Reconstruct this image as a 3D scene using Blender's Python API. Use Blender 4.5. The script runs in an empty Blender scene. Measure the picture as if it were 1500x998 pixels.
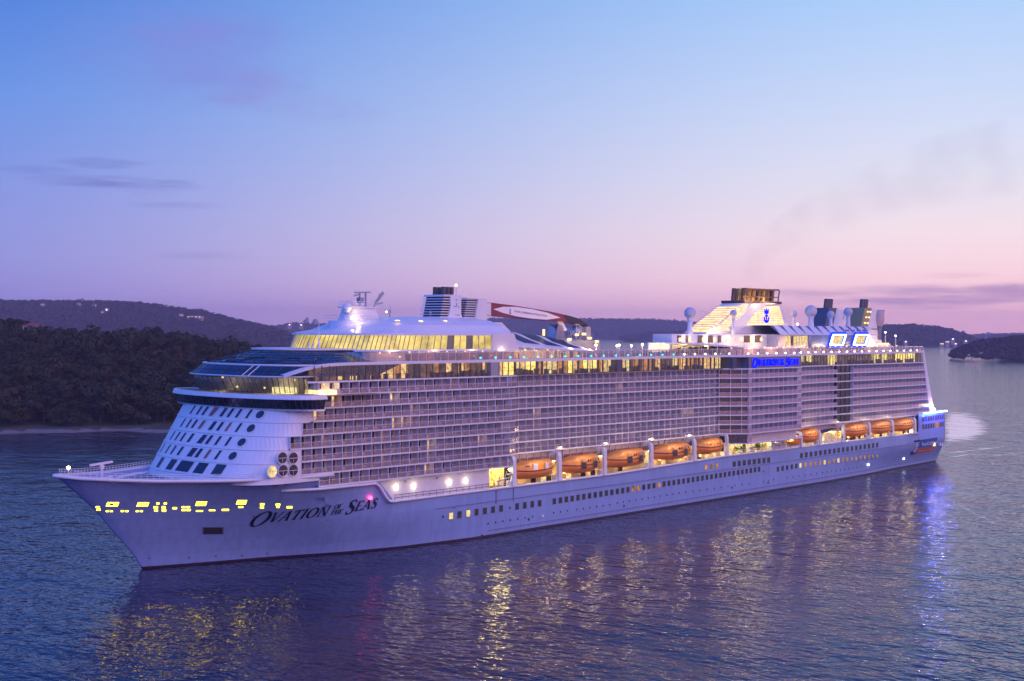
import bpy, bmesh, math, random
from mathutils import Vector
random.seed(7)
R = random.Random(11)
sc = bpy.context.scene
COL = sc.collection
# ------------------------------------------------------------------ camera
# place frame: x runs aft from the bow tip, y to port (built as -Y in Blender), z up from the water
F_PX, TH, CX, CY, CH, YH, ROLL = 1943.72, 0.74195, -124.946, 230.096, 47.358, 483.753, 0.005361
S_, C_ = math.sin(TH), math.cos(TH)
cd = bpy.data.cameras.new('camera'); cam = bpy.data.objects.new('camera', cd); COL.objects.link(cam)
cam.location = (CX, -CY, CH)
fw = Vector((C_, S_, 0)); 
cam.rotation_mode = 'QUATERNION'
from mathutils import Matrix
rt = Vector((S_, -C_, 0)); up = Vector((0, 0, 1))
m3 = Matrix((rt, up, -fw)).transposed()
cam.rotation_quaternion = (m3 @ Matrix.Rotation(ROLL, 3, 'Z')).to_quaternion()
cd.sensor_fit = 'HORIZONTAL'; cd.sensor_width = 36; cd.lens = F_PX/1500*36
cd.shift_y = -(499-YH)/1500
cd.clip_start = 1; cd.clip_end = 60000
sc.camera = cam
# ------------------------------------------------------------------ render + view
sc.render.engine = 'CYCLES'
sc.view_settings.view_transform = 'Standard'; sc.view_settings.look = 'None'
sc.view_settings.exposure = 0.0; sc.view_settings.gamma = 1; sc.view_settings.use_curve_mapping = False
sc.cycles.use_denoising = True; sc.cycles.denoiser = 'OPENIMAGEDENOISE'; sc.cycles.denoising_prefilter = 'ACCURATE'; sc.cycles.denoising_input_passes = 'RGB_ALBEDO_NORMAL'
sc.cycles.max_bounces = 6; sc.cycles.diffuse_bounces = 2; sc.cycles.glossy_bounces = 3
sc.cycles.transparent_max_bounces = 12; sc.cycles.volume_bounces = 0
sc.cycles.sample_clamp_indirect = 6; sc.cycles.caustics_reflective = False; sc.cycles.caustics_refractive = False

def lin(c):
    r = []
    for v in c[:3]:
        v = v/255
        r.append(v/12.92 if v <= .04045 else ((v+.055)/1.055)**2.4)
    return tuple(r)+(1,)
# ------------------------------------------------------------------ dusk sky
w = bpy.data.worlds.new('World'); sc.world = w; w.use_nodes = True
nt = w.node_tree; nt.nodes.clear()
def N(t, **k):
    n = nt.nodes.new(t)
    for a, b in k.items(): setattr(n, a, b)
    return n
def L(a, b): nt.links.new(a, b)
def sock(x, s):
    if isinstance(x, (int, float)): s.default_value = x
    else: L(x, s)
def M(op, a, b=0.0, c=None, clamp=False):
    n = N('ShaderNodeMath', operation=op, use_clamp=clamp)
    sock(a, n.inputs[0]); sock(b, n.inputs[1])
    if c is not None: sock(c, n.inputs[2])
    return n.outputs[0]
def mixc(f, a, b, mode='MIX'):
    n = N('ShaderNodeMix', data_type='RGBA', blend_type=mode)
    sock(f, n.inputs[0])
    for x, s in ((a, n.inputs[6]), (b, n.inputs[7])):
        if isinstance(x, tuple): s.default_value = x
        else: L(x, s)
    return n.outputs[2]
def ramp(fac, stops, ip='EASE'):
    n = N('ShaderNodeValToRGB'); n.color_ramp.interpolation = ip
    e = n.color_ramp.elements
    while len(e) < len(stops): e.new(0.5)
    for i, (p, c) in enumerate(stops): e[i].position = p; e[i].color = c
    L(fac, n.inputs[0]); return n.outputs[0]
tc = N('ShaderNodeTexCoord'); sp = N('ShaderNodeSeparateXYZ'); L(tc.outputs['Generated'], sp.inputs[0])
dx, dy, dz = sp.outputs
# elevation in degrees
elev = M('MULTIPLY', M('ARCSINE', dz), 57.29578)
# azimuth measured from the camera's look direction, degrees, + to the right (a fixed compass bearing)
az = M('MULTIPLY', M('ARCTAN2', M('ADD', M('MULTIPLY', dx, S_), M('MULTIPLY', dy, -C_)),
                     M('ADD', M('MULTIPLY', dx, C_), M('MULTIPLY', dy, S_))), 57.29578)
ef = M('DIVIDE', M('SQRT', M('MAXIMUM', elev, 0.0)), 9.4868)     # 0..1 over 0..90 degrees, square-root spaced
def E_(d): return math.sqrt(max(d, 0)/90)
blue = ramp(ef, [(0, lin((146,144,226))), (E_(1.2), lin((148,146,226))), (E_(3), lin((144,153,228))), (E_(6), lin((126,150,231))),
                 (E_(9.5), lin((98,146,231))), (E_(14), lin((64,122,220))), (E_(28), lin((32,82,202))), (E_(55), lin((36,74,185))), (1, lin((40,70,150)))], 'LINEAR')
pink = ramp(ef, [(0, lin((284,212,234))), (E_(.9), lin((284,218,233))), (E_(2.0), lin((278,230,235))), (E_(4.2), lin((257,236,242))),
                 (E_(6.5), lin((233,231,247))), (E_(9.5), lin((208,222,251))), (E_(14), lin((172,208,253))), (E_(21), lin((98,142,238))), (E_(32), lin((58,102,222))), (E_(60), lin((54,92,205))), (1, lin((70,95,170)))], 'LINEAR')
# 0 at the left (dark, blue) bearing, 1 towards the after-glow on the right; falls off again behind
n = N('ShaderNodeMapRange', interpolation_type='SMOOTHSTEP'); L(az, n.inputs[0])
n.inputs[1].default_value = -28; n.inputs[2].default_value = 20; pf = n.outputs[0]
n = N('ShaderNodeMapRange', interpolation_type='SMOOTHSTEP'); L(M('ABSOLUTE', M('SUBTRACT', az, 75.0)), n.inputs[0])
n.inputs[1].default_value = 60; n.inputs[2].default_value = 175; n.inputs[3].default_value = 1; n.inputs[4].default_value = 0.62
back = n.outputs[0]
base = mixc(pf, blue, pink)
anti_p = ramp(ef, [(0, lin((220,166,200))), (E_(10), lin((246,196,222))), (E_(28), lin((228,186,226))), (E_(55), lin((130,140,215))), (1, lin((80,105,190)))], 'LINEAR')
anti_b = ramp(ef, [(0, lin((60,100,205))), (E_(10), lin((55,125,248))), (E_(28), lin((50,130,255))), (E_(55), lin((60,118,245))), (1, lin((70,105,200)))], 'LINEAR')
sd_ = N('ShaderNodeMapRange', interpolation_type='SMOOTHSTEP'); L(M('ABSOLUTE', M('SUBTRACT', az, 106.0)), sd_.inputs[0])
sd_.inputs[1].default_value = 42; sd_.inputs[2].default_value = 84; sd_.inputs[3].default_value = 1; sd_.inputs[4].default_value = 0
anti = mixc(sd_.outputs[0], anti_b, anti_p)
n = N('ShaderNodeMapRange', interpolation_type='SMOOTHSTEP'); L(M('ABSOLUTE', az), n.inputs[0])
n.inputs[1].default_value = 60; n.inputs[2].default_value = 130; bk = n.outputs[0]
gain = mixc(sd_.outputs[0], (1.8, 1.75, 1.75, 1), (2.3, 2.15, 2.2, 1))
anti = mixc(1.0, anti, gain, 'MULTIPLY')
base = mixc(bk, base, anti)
# thin cloud streaks and a soft pink patch, fixed to the sky
def cloud(a0, e0, ra, re, lo, hi, seed, stretch=(0.6, 5.0)):
    u = M('SUBTRACT', az, a0); v = M('SUBTRACT', elev, e0)
    cv = N('ShaderNodeCombineXYZ'); sock(M('MULTIPLY', az, stretch[0]), cv.inputs[0]); sock(M('MULTIPLY', elev, stretch[1]), cv.inputs[1]); cv.inputs[2].default_value = seed
    nz = N('ShaderNodeTexNoise'); nz.inputs['Scale'].default_value = 0.55; nz.inputs['Detail'].default_value = 5; nz.inputs['Roughness'].default_value = .55
    L(cv.outputs[0], nz.inputs['Vector'])
    d = M('ADD', M('POWER', M('DIVIDE', M('ABSOLUTE', u), ra), 2.0), M('POWER', M('DIVIDE', M('ABSOLUTE', v), re), 2.0))
    mask = M('SUBTRACT', 1.0, d, clamp=True)
    mr = N('ShaderNodeMapRange', interpolation_type='SMOOTHSTEP'); L(M('MULTIPLY', nz.outputs[0], M('POWER', mask, .5)), mr.inputs[0])
    mr.inputs[1].default_value = lo; mr.inputs[2].default_value = hi
    return mr.outputs[0]
def pxsky(u, v): return (math.degrees(math.atan((u-750)/F_PX)), math.degrees(math.atan((YH+(u-750)*ROLL-v)/F_PX)))
for (u, v, ru, rv, lo, hi, seed, st, colr, amt) in [
        (170, 277, 150, 17, .26, .72, 3.1, (.5, 5.5), (98, 106, 188), .6),
        (145, 250, 80, 11, .26, .72, 1.7, (.5, 6), (98, 106, 190), .5),
        (60, 262, 80, 9, .26, .72, 8.7, (.5, 6), (100, 108, 192), .4),
        (260, 306, 100, 8, .26, .72, 5.2, (.5, 7), (104, 112, 194), .4),
        (310, 378, 130, 8, .28, .72, 2.4, (.4, 7), (116, 112, 188), .35),
        (385, 140, 95, 42, .20, .74, 6.3, (.9, 2.2), (148, 148, 214), .65),
        (260, 90, 230, 95, .18, .80, 9.9, (.5, 1.5), (132, 138, 220), .65),
        (480, 165, 110, 26, .22, .75, 3.6, (.7, 2.5), (150, 158, 226), .5),
        (1330, 437, 200, 22, .22, .62, 4.5, (.35, 4.5), (182, 144, 196), .75),
        (1490, 432, 90, 20, .22, .6, 7.7, (.4, 4.5), (188, 146, 196), .8),
        (1180, 430, 120, 10, .28, .68, 12.2, (.4, 6), (196, 158, 204), .5),
        (1400, 408, 80, 6, .28, .68, 13.3, (.4, 7), (214, 172, 206), .5)]:
    a0, e0 = pxsky(u, v)
    cf = cloud(a0, e0, math.degrees(ru/F_PX), math.degrees(rv/F_PX), lo, hi, seed, st)
    base = mixc(M('MULTIPLY', cf, amt), base, lin(colr))
# below the horizon: dim water-coloured ground
hz = N('ShaderNodeMapRange'); L(elev, hz.inputs[0]); hz.inputs[1].default_value = -3; hz.inputs[2].default_value = -0.2
base = mixc(hz.outputs[0], lin((60, 60, 120)), base)
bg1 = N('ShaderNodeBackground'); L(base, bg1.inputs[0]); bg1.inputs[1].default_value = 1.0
sky = N('ShaderNodeTexSky'); sky.sky_type = 'NISHITA'; sky.sun_disc = False
SUN_AZ = math.radians(60)      # bearing of the after-glow, right of the look direction
sdir = fw*math.cos(SUN_AZ) + rt*math.sin(SUN_AZ)
sky.sun_elevation = math.radians(-2.0); sky.sun_rotation = math.atan2(sdir.x, sdir.y)
bg2 = N('ShaderNodeBackground'); L(sky.outputs[0], bg2.inputs[0]); bg2.inputs[1].default_value = 0.05
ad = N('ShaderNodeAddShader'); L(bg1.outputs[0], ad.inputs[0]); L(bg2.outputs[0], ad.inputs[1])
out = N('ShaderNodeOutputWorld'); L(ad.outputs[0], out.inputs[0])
w.cycles.sampling_method = 'MANUAL'; w.cycles.sample_map_resolution = 1024
# soft pink light of the twilight sky opposite the sunset: one very wide, weak sun
sd = bpy.data.lights.new('sun', 'SUN'); so = bpy.data.objects.new('sun', sd); COL.objects.link(so)
sd.energy = 0.30; sd.angle = math.radians(60); sd.color = (1.0, .56, .64)
sv = Vector((0.35, -0.85, 0.42)).normalized()
so.rotation_mode = 'QUATERNION'; so.rotation_quaternion = sv.to_track_quat('Z', 'Y')
so.location = sv*600

# ------------------------------------------------------------------ helpers
def W(p): return (p[0], -p[1], p[2])
def wloc(o):
    v = Vector((0, 0, 0))
    while o is not None: v = v + o.location; o = o.parent
    return v
def RD(r, d): return (CX+r*S_+d*C_, CY+r*C_-d*S_)          # lateral / depth metres to plan
def _ray(u, v):
    A, B = u-750, v-499
    c, s = math.cos(ROLL), math.sin(ROLL)
    a = (c*A+s*B)/F_PX; b = -((-s*A+c*B)-(YH-499))/F_PX
    return (a*S_+C_, a*C_-S_, b)
def atY(u, v, y):
    d = _ray(u, v); t = (y-CY)/d[1]; return (CX+t*d[0], CH+t*d[2])
def lerp(a, b, t): return a+(b-a)*t
def itp(x, pts):
    if x <= pts[0][0]: return pts[0][1]
    for (a, b), (c, d) in zip(pts, pts[1:]):
        if x <= c: return b+(d-b)*(x-a)/(c-a) if c > a else d
    return pts[-1][1]
def sstep(a, b, x):
    t = min(1, max(0, (x-a)/(b-a))); return t*t*(3-2*t)

class MB:
    def __init__(s): s.v = []; s.f = []; s.m = []
    def face(s, pts, mi=0):
        i = len(s.v); s.v += [tuple(p) for p in pts]; s.f.append(tuple(range(i, i+len(pts)))); s.m.append(mi); return s
    def box(s, x0, x1, y0, y1, z0, z1, mi=0):
        i = len(s.v)
        s.v += [(x, y, z) for z in (z0, z1) for y in (y0, y1) for x in (x0, x1)]
        for f in ((0,1,3,2), (4,5,7,6), (0,1,5,4), (2,3,7,6), (0,2,6,4), (1,3,7,5)):
            s.f.append(tuple(i+k for k in f)); s.m.append(mi)
        return s
    def beam(s, a, b, wd, ht, mi=0):          # box along a->b, wd sideways, ht upwards
        a, b = Vector(a), Vector(b); d = (b-a).normalized()
        upv = Vector((0, 0, 1)) if abs(d.z) < .98 else Vector((1, 0, 0))
        sx = d.cross(upv).normalized()*wd/2; uz = sx.normalized().cross(d).normalized()*ht/2
        i = len(s.v)
        for p in (a, b): s.v += [tuple(p+sx+uz), tuple(p-sx+uz), tuple(p-sx-uz), tuple(p+sx-uz)]
        for f in ((0,1,2,3), (4,5,6,7), (0,1,5,4), (1,2,6,5), (2,3,7,6), (3,0,4,7)):
            s.f.append(tuple(i+k for k in f)); s.m.append(mi)
        return s
    def tube(s, pts, r, n=6, mi=0):
        pts = [Vector(p) for p in pts]; rings = []
        rr = r if isinstance(r, (list, tuple)) else [r]*len(pts)
        for k, p in enumerate(pts):
            d = (pts[min(k+1, len(pts)-1)]-pts[max(k-1, 0)]).normalized()
            upv = Vector((0, 0, 1)) if abs(d.z) < .95 else Vector((1, 0, 0))
            a = d.cross(upv).normalized(); b = a.cross(d).normalized()
            i = len(s.v); rings.append(i)
            for q in range(n):
                t = 2*math.pi*q/n; s.v.append(tuple(p+(a*math.cos(t)+b*math.sin(t))*rr[k]))
        for i, j in zip(rings, rings[1:]):
            for q in range(n): s.f.append((i+q, i+(q+1) % n, j+(q+1) % n, j+q)); s.m.append(mi)
        s.f.append(tuple(rings[0]+q for q in range(n))); s.m.append(mi)
        s.f.append(tuple(rings[-1]+q for q in range(n))); s.m.append(mi)
        return s
    def lathe(s, prof, c, n=16, mi=0):
        rings = []
        for (r, z) in prof:
            i = len(s.v); rings.append(i)
            for q in range(n):
                t = 2*math.pi*q/n; s.v.append((c[0]+r*math.cos(t), c[1]+r*math.sin(t), c[2]+z))
        for i, j in zip(rings, rings[1:]):
            for q in range(n): s.f.append((i+q, i+(q+1) % n, j+(q+1) % n, j+q)); s.m.append(mi)
        s.f.append(tuple(rings[0]+q for q in range(n))); s.m.append(mi)
        s.f.append(tuple(rings[-1]+q for q in range(n))); s.m.append(mi)
        return s
    def loft(s, rings, mi=0, closed=True, cap0=False, cap1=False, capmi=None):
        idx = []
        for r in rings:
            i = len(s.v); s.v += [tuple(p) for p in r]; idx.append(i)
        n = len(rings[0])
        for k, (i, j) in enumerate(zip(idx, idx[1:])):
            mm = mi[k] if isinstance(mi, (list, tuple)) else mi
            for q in range(n if closed else n-1):
                s.f.append((i+q, i+(q+1) % n, j+(q+1) % n, j+q)); s.m.append(mm)
        cm = capmi if capmi is not None else (mi[0] if isinstance(mi, (list, tuple)) else mi)
        if cap0: s.f.append(tuple(idx[0]+q for q in range(n))); s.m.append(cm)
        if cap1: s.f.append(tuple(idx[-1]+q for q in range(n))); s.m.append(cm)
        return s
    def prism(s, poly, z0, z1, mi=0):           # plan polygon extruded in z
        return s.loft([[(p[0], p[1], z0) for p in poly], [(p[0], p[1], z1) for p in poly]], mi, True, True, True)
    def slab(s, poly, y0, y1, mi=0):            # (x,z) outline with thickness in y
        return s.loft([[(p[0], y0, p[1]) for p in poly], [(p[0], y1, p[1]) for p in poly]], mi, True, True, True)
    def build(s, name, mats, parent=None, smooth=False, kind=None, recalc=True):
        me = bpy.data.meshes.new(name)
        o = wloc(parent) if parent is not None else Vector((0, 0, 0))
        me.from_pydata([(v[0]-o.x, -v[1]-o.y, v[2]-o.z) for v in s.v], [], [tuple(reversed(f)) for f in s.f])
        if not isinstance(mats, (list, tuple)): mats = [mats]
        for m_ in mats: me.materials.append(m_)
        me.polygons.foreach_set('material_index', s.m)
        if smooth: me.polygons.foreach_set('use_smooth', [True]*len(s.f))
        if recalc:
            bm = bmesh.new(); bm.from_mesh(me); bmesh.ops.recalc_face_normals(bm, faces=bm.faces); bm.to_mesh(me); bm.free()
        me.update()
        ob = bpy.data.objects.new(name, me); COL.objects.link(ob)
        if parent is not None: ob.parent = parent
        if kind: ob['kind'] = kind
        return ob
def tag(o, label, cat, group=None):
    o['label'] = label; o['category'] = cat
    if group: o['group'] = group
    return o
def thing(name, loc, label, cat, group=None):
    o = bpy.data.objects.new(name, None); o.empty_display_size = 1; COL.objects.link(o)
    o.location = W(loc); return tag(o, label, cat, group)
def centred(ob):
    """move a mesh object's origin to its base without moving its shape (top-level single-mesh things)"""
    me = ob.data
    xs = [v.co for v in me.vertices]
    c = Vector((sum(v.x for v in xs)/len(xs), sum(v.y for v in xs)/len(xs), min(v.z for v in xs)))
    for v in me.vertices: v.co -= c
    ob.location = c; return ob

# ------------------------------------------------------------------ materials
MATS = {}
def mat(name, col, rough=.5, metal=0.0, var=.12, scale=.35, emit=None, es=0.0, spec=.5, bump=0.0, streak=0.0):
    if name in MATS: return MATS[name]
    m = bpy.data.materials.new(name); m.use_nodes = True; t = m.node_tree; b = t.nodes['Principled BSDF']
    b.inputs['Roughness'].default_value = rough; b.inputs['Metallic'].default_value = metal
    b.inputs['Specular IOR Level'].default_value = spec
    tx = t.nodes.new('ShaderNodeTexCoord'); nz = t.nodes.new('ShaderNodeTexNoise')
    nz.inputs['Scale'].default_value = scale; nz.inputs['Detail'].default_value = 6; nz.inputs['Roughness'].default_value = .62
    src = tx.outputs['Object']
    if streak:
        mp = t.nodes.new('ShaderNodeMapping'); mp.inputs['Scale'].default_value = (1, 1, streak); t.links.new(src, mp.inputs[0]); src = mp.outputs[0]
    t.links.new(src, nz.inputs['Vector'])
    rp = t.nodes.new('ShaderNodeMapRange'); t.links.new(nz.outputs[0], rp.inputs[0])
    rp.inputs[1].default_value = .25; rp.inputs[2].default_value = .75; rp.inputs[3].default_value = 1-var; rp.inputs[4].default_value = 1+var
    mx = t.nodes.new('ShaderNodeMix'); mx.data_type = 'RGBA'; mx.blend_type = 'MULTIPLY'; mx.inputs[0].default_value = 1
    mx.inputs[6].default_value = tuple(col[:3])+(1,); t.links.new(rp.outputs[0], mx.inputs[7]); t.links.new(mx.outputs[2], b.inputs['Base Color'])
    if emit:
        b.inputs['Emission Color'].default_value = tuple(emit)+(1,); b.inputs['Emission Strength'].default_value = es
    if bump:
        bp = t.nodes.new('ShaderNodeBump'); bp.inputs['Strength'].default_value = bump; bp.inputs['Distance'].default_value = .1
        t.links.new(nz.outputs[0], bp.inputs['Height']); t.links.new(bp.outputs[0], b.inputs['Normal'])
    MATS[name] = m; return m
def glass(name, tint, base=.1, rough=.04, gl=(1, 1, 1)):
    if name in MATS: return MATS[name]
    m = bpy.data.materials.new(name); m.use_nodes = True; t = m.node_tree; t.nodes.clear()
    o = t.nodes.new('ShaderNodeOutputMaterial'); mx = t.nodes.new('ShaderNodeMixShader'); tr = t.nodes.new('ShaderNodeBsdfTransparent'); g = t.nodes.new('ShaderNodeBsdfGlossy')
    tr.inputs[0].default_value = tuple(tint)+(1,); g.inputs[0].default_value = tuple(gl)+(1,); g.inputs['Roughness'].default_value = rough
    fr = t.nodes.new('ShaderNodeLayerWeight'); fr.inputs[0].default_value = .5
    pw = t.nodes.new('ShaderNodeMath'); pw.operation = 'POWER'; t.links.new(fr.outputs['Facing'], pw.inputs[0]); pw.inputs[1].default_value = 4
    ma = t.nodes.new('ShaderNodeMath'); ma.operation = 'MULTIPLY_ADD'; t.links.new(pw.outputs[0], ma.inputs[0]); ma.inputs[1].default_value = .7; ma.inputs[2].default_value = base
    nz = t.nodes.new('ShaderNodeTexNoise'); nz.inputs['Scale'].default_value = .8
    mu = t.nodes.new('ShaderNodeMath'); mu.operation = 'MULTIPLY_ADD'; mu.use_clamp = True; t.links.new(nz.outputs[0], mu.inputs[0]); mu.inputs[1].default_value = .10; t.links.new(ma.outputs[0], mu.inputs[2])
    t.links.new(mu.outputs[0], mx.inputs[0]); t.links.new(tr.outputs[0], mx.inputs[1]); t.links.new(g.outputs[0], mx.inputs[2]); t.links.new(mx.outputs[0], o.inputs[0])
    MATS[name] = m; return m
def glow(name, col, st, var=.5, scale=.6):
    """a lit room or lamp: emission broken up by furniture and curtains (noise in the object's own space)"""
    if name in MATS: return MATS[name]
    m = bpy.data.materials.new(name); m.use_nodes = True; t = m.node_tree; t.nodes.clear()
    o = t.nodes.new('ShaderNodeOutputMaterial'); e = t.nodes.new('ShaderNodeEmission'); e.inputs[0].default_value = tuple(col)+(1,)
    if var:
        tx = t.nodes.new('ShaderNodeTexCoord'); nz = t.nodes.new('ShaderNodeTexNoise'); nz.inputs['Scale'].default_value = scale; nz.inputs['Detail'].default_value = 4; nz.inputs['Roughness'].default_value = .7
        t.links.new(tx.outputs['Object'], nz.inputs['Vector'])
        rp = t.nodes.new('ShaderNodeMapRange'); t.links.new(nz.outputs[0], rp.inputs[0]); rp.inputs[1].default_value = .3; rp.inputs[2].default_value = .7
        rp.inputs[3].default_value = st*(1-var); rp.inputs[4].default_value = st*(1+var); t.links.new(rp.outputs[0], e.inputs[1])
    else: e.inputs[1].default_value = st
    t.links.new(e.outputs[0], o.inputs[0]); MATS[name] = m; return m
WHITE = mat('white_paint', (.74, .74, .76), .38, var=.06, scale=.25)
HULLB = mat('hull_paint', (.25, .36, .65), .35, var=.07, scale=.08, streak=.35)
BOOT = mat('boot_topping', (.03, .012, .025), .5, var=.3)
_t = HULLB.node_tree; _b = _t.nodes['Principled BSDF']; _src = _b.inputs['Base Color'].links[0].from_socket
_tx = _t.nodes.new('ShaderNodeTexCoord'); _mp = _t.nodes.new('ShaderNodeMapping'); _mp.inputs['Rotation'].default_value = (math.radians(90), 0, 0); _t.links.new(_tx.outputs['Object'], _mp.inputs[0])
_br = _t.nodes.new('ShaderNodeTexBrick'); _br.inputs['Scale'].default_value = 1; _br.inputs['Brick Width'].default_value = 9; _br.inputs['Row Height'].default_value = 2.6; _br.inputs['Mortar Size'].default_value = .05; _br.inputs['Mortar Smooth'].default_value = .6
_br.inputs['Color1'].default_value = (1, 1, 1, 1); _br.inputs['Color2'].default_value = (.95, .95, .96, 1); _br.inputs['Mortar'].default_value = (.80, .80, .82, 1); _t.links.new(_mp.outputs[0], _br.inputs[0])
_st = _t.nodes.new('ShaderNodeTexNoise'); _m2 = _t.nodes.new('ShaderNodeMapping'); _m2.inputs['Scale'].default_value = (.9, .9, .05); _t.links.new(_tx.outputs['Object'], _m2.inputs[0]); _t.links.new(_m2.outputs[0], _st.inputs[0]); _st.inputs['Scale'].default_value = 1; _st.inputs['Detail'].default_value = 5
_mr = _t.nodes.new('ShaderNodeMapRange'); _t.links.new(_st.outputs[0], _mr.inputs[0]); _mr.inputs[1].default_value = .35; _mr.inputs[2].default_value = .8; _mr.inputs[3].default_value = 1.03; _mr.inputs[4].default_value = .84
_x1 = _t.nodes.new('ShaderNodeMix'); _x1.data_type = 'RGBA'; _x1.blend_type = 'MULTIPLY'; _x1.inputs[0].default_value = 1; _t.links.new(_src, _x1.inputs[6]); _t.links.new(_br.outputs[0], _x1.inputs[7])
_x2 = _t.nodes.new('ShaderNodeMix'); _x2.data_type = 'RGBA'; _x2.blend_type = 'MULTIPLY'; _x2.inputs[0].default_value = 1; _t.links.new(_x1.outputs[2], _x2.inputs[6]); _t.links.new(_mr.outputs[0], _x2.inputs[7]); _t.links.new(_x2.outputs[2], _b.inputs['Base Color'])
SEAM = mat('hull_seam', (.16, .18, .30), .5)
DECK = mat('deck_coating', (.12, .20, .22), .6, var=.2)
TEAK = mat('deck_planking', (.32, .25, .19), .6, var=.2)
GREYM = mat('grey_paint', (.32, .32, .36), .5)
DARK = mat('dark_paint', (.03, .03, .04), .5)
NAVY = mat('navy_lettering', (.01, .012, .04), .4)
CORE = mat('cabin_wall', (.55, .47, .48), .6, var=.1)
DOOR = mat('cabin_glass_door', (.025, .02, .035), .12, var=.4, scale=.9)
PART = mat('balcony_partition', (.78, .72, .76), .5)
RAILG = glass('balcony_glass', (.58, .51, .57), .15, .12, (.90, .80, .86))
CLEAR = glass('window_glass', (.88, .90, .88), .03, .04, (.8, .8, .85))
PARAPET = mat('balcony_parapet', (.40, .31, .35), .25, var=.08)
DKGLASS = mat('dark_glass', (.012, .016, .03), .08, var=.4, spec=.7)
BLGLASS = mat('solarium_glass', (.012, .05, .085), .12, var=.3, spec=.6)
MULL = mat('mullion', (.05, .06, .08), .4)
WARM = glow('warm_room', (1.0, .58, .22), 1.0, .8, 1.3)
AMBER = glow('amber_room', (1.0, .42, .12), .55, .8)
DIM = glow('dim_room', (.8, .42, .30), .16, .8)
YEL = glow('yellow_room', (1.0, .70, .16), 1.5, .7, 1.1)
YEL2 = glow('yellow_curtained_room', (1.0, .74, .30), .95, .7, 1.5)
LAMPW = glow('warm_lamp', (1.0, .80, .45), 9, 0)
LAMPS = glow('soft_lamp', (1.0, .66, .26), 2.6, 0)
LAMPC = glow('cool_lamp', (.80, .95, .92), 6, 0)
TEAL = glow('teal_lamp', (.05, .75, .80), 3.0, 0)
REDL = glow('red_lamp', (1.0, .03, .10), 14, 0)
BLUEL = glow('blue_neon', (.0, .006, 1.0), 3.0, 0)
BLUEW = glow('blue_white_strip', (.35, .50, 1.0), 7.0, 0)
MOOR = glow('mooring_deck_light', (1.0, .70, .03), 7.0, .6, 2.2)
ORANGE = mat('lifeboat_orange', (.92, .36, .05), .4, var=.1)
ORANGED = mat('lifeboat_hull_orange', (.80, .25, .04), .45, var=.15)
def point(name, p, energy, col=(1, .72, .38), r=.3, parent=None):
    ld = bpy.data.lights.new(name, 'POINT'); ld.energy = energy; ld.color = col; ld.shadow_soft_size = r
    o = bpy.data.objects.new(name, ld); COL.objects.link(o)
    q = Vector(W(p))
    if parent is not None: q -= wloc(parent); o.parent = parent
    o.location = q; return o
# ------------------------------------------------------------------ water
def watermat():
    m = bpy.data.materials.new('harbour_water'); m.use_nodes = True; t = m.node_tree; b = t.nodes['Principled BSDF']
    b.inputs['Base Color'].default_value = (.006, .010, .038, 1); b.inputs['Roughness'].default_value = .07; b.inputs['IOR'].default_value = 1.33
    tx = t.nodes.new('ShaderNodeTexCoord')
    def mp(sx, sy, rot):
        n = t.nodes.new('ShaderNodeMapping'); n.inputs['Scale'].default_value = (sx, sy, 1); n.inputs['Rotation'].default_value = (0, 0, rot)
        t.links.new(tx.outputs['Object'], n.inputs[0]); return n.outputs[0]
    def nz(v, s, d, r=.55):
        n = t.nodes.new('ShaderNodeTexNoise'); n.inputs['Scale'].default_value = s; n.inputs['Detail'].default_value = d; n.inputs['Roughness'].default_value = r
        t.links.new(v, n.inputs['Vector']); return n.outputs[0]
    rot = math.atan2(-S_, -C_)
    a = nz(mp(1, .6, rot), .13, 1.5); c = nz(mp(1, .62, rot+.3), .60, 2, .45); d = nz(mp(1, .8, rot-.4), .03, 2); e = nz(mp(1, .7, rot-.25), 1.25, 1)
    def mul(x, k):
        n = t.nodes.new('ShaderNodeMath'); n.operation = 'MULTIPLY'; t.links.new(x, n.inputs[0]); n.inputs[1].default_value = k; return n.outputs[0]
    def add(x, y):
        n = t.nodes.new('ShaderNodeMath'); n.operation = 'ADD'; t.links.new(x, n.inputs[0]); t.links.new(y, n.inputs[1]); return n.outputs[0]
    h = add(add(add(mul(a, .6), mul(c, .29)), mul(d, 1.2)), mul(e, .065))
    bp = t.nodes.new('ShaderNodeBump'); bp.inputs['Strength'].default_value = 1.0; bp.inputs['Distance'].default_value = 1.0
    t.links.new(h, bp.inputs['Height']); t.links.new(bp.outputs[0], b.inputs['Normal'])
    return m
mb = MB()
c0 = RD(0, 9000)
mb.face([(c0[0]-30000, c0[1]-30000, 0), (c0[0]+30000, c0[1]-30000, 0), (c0[0]+30000, c0[1]+30000, 0), (c0[0]-30000, c0[1]+30000, 0)])
o = mb.build('water', watermat(), recalc=False); o['kind'] = 'structure'
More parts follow.
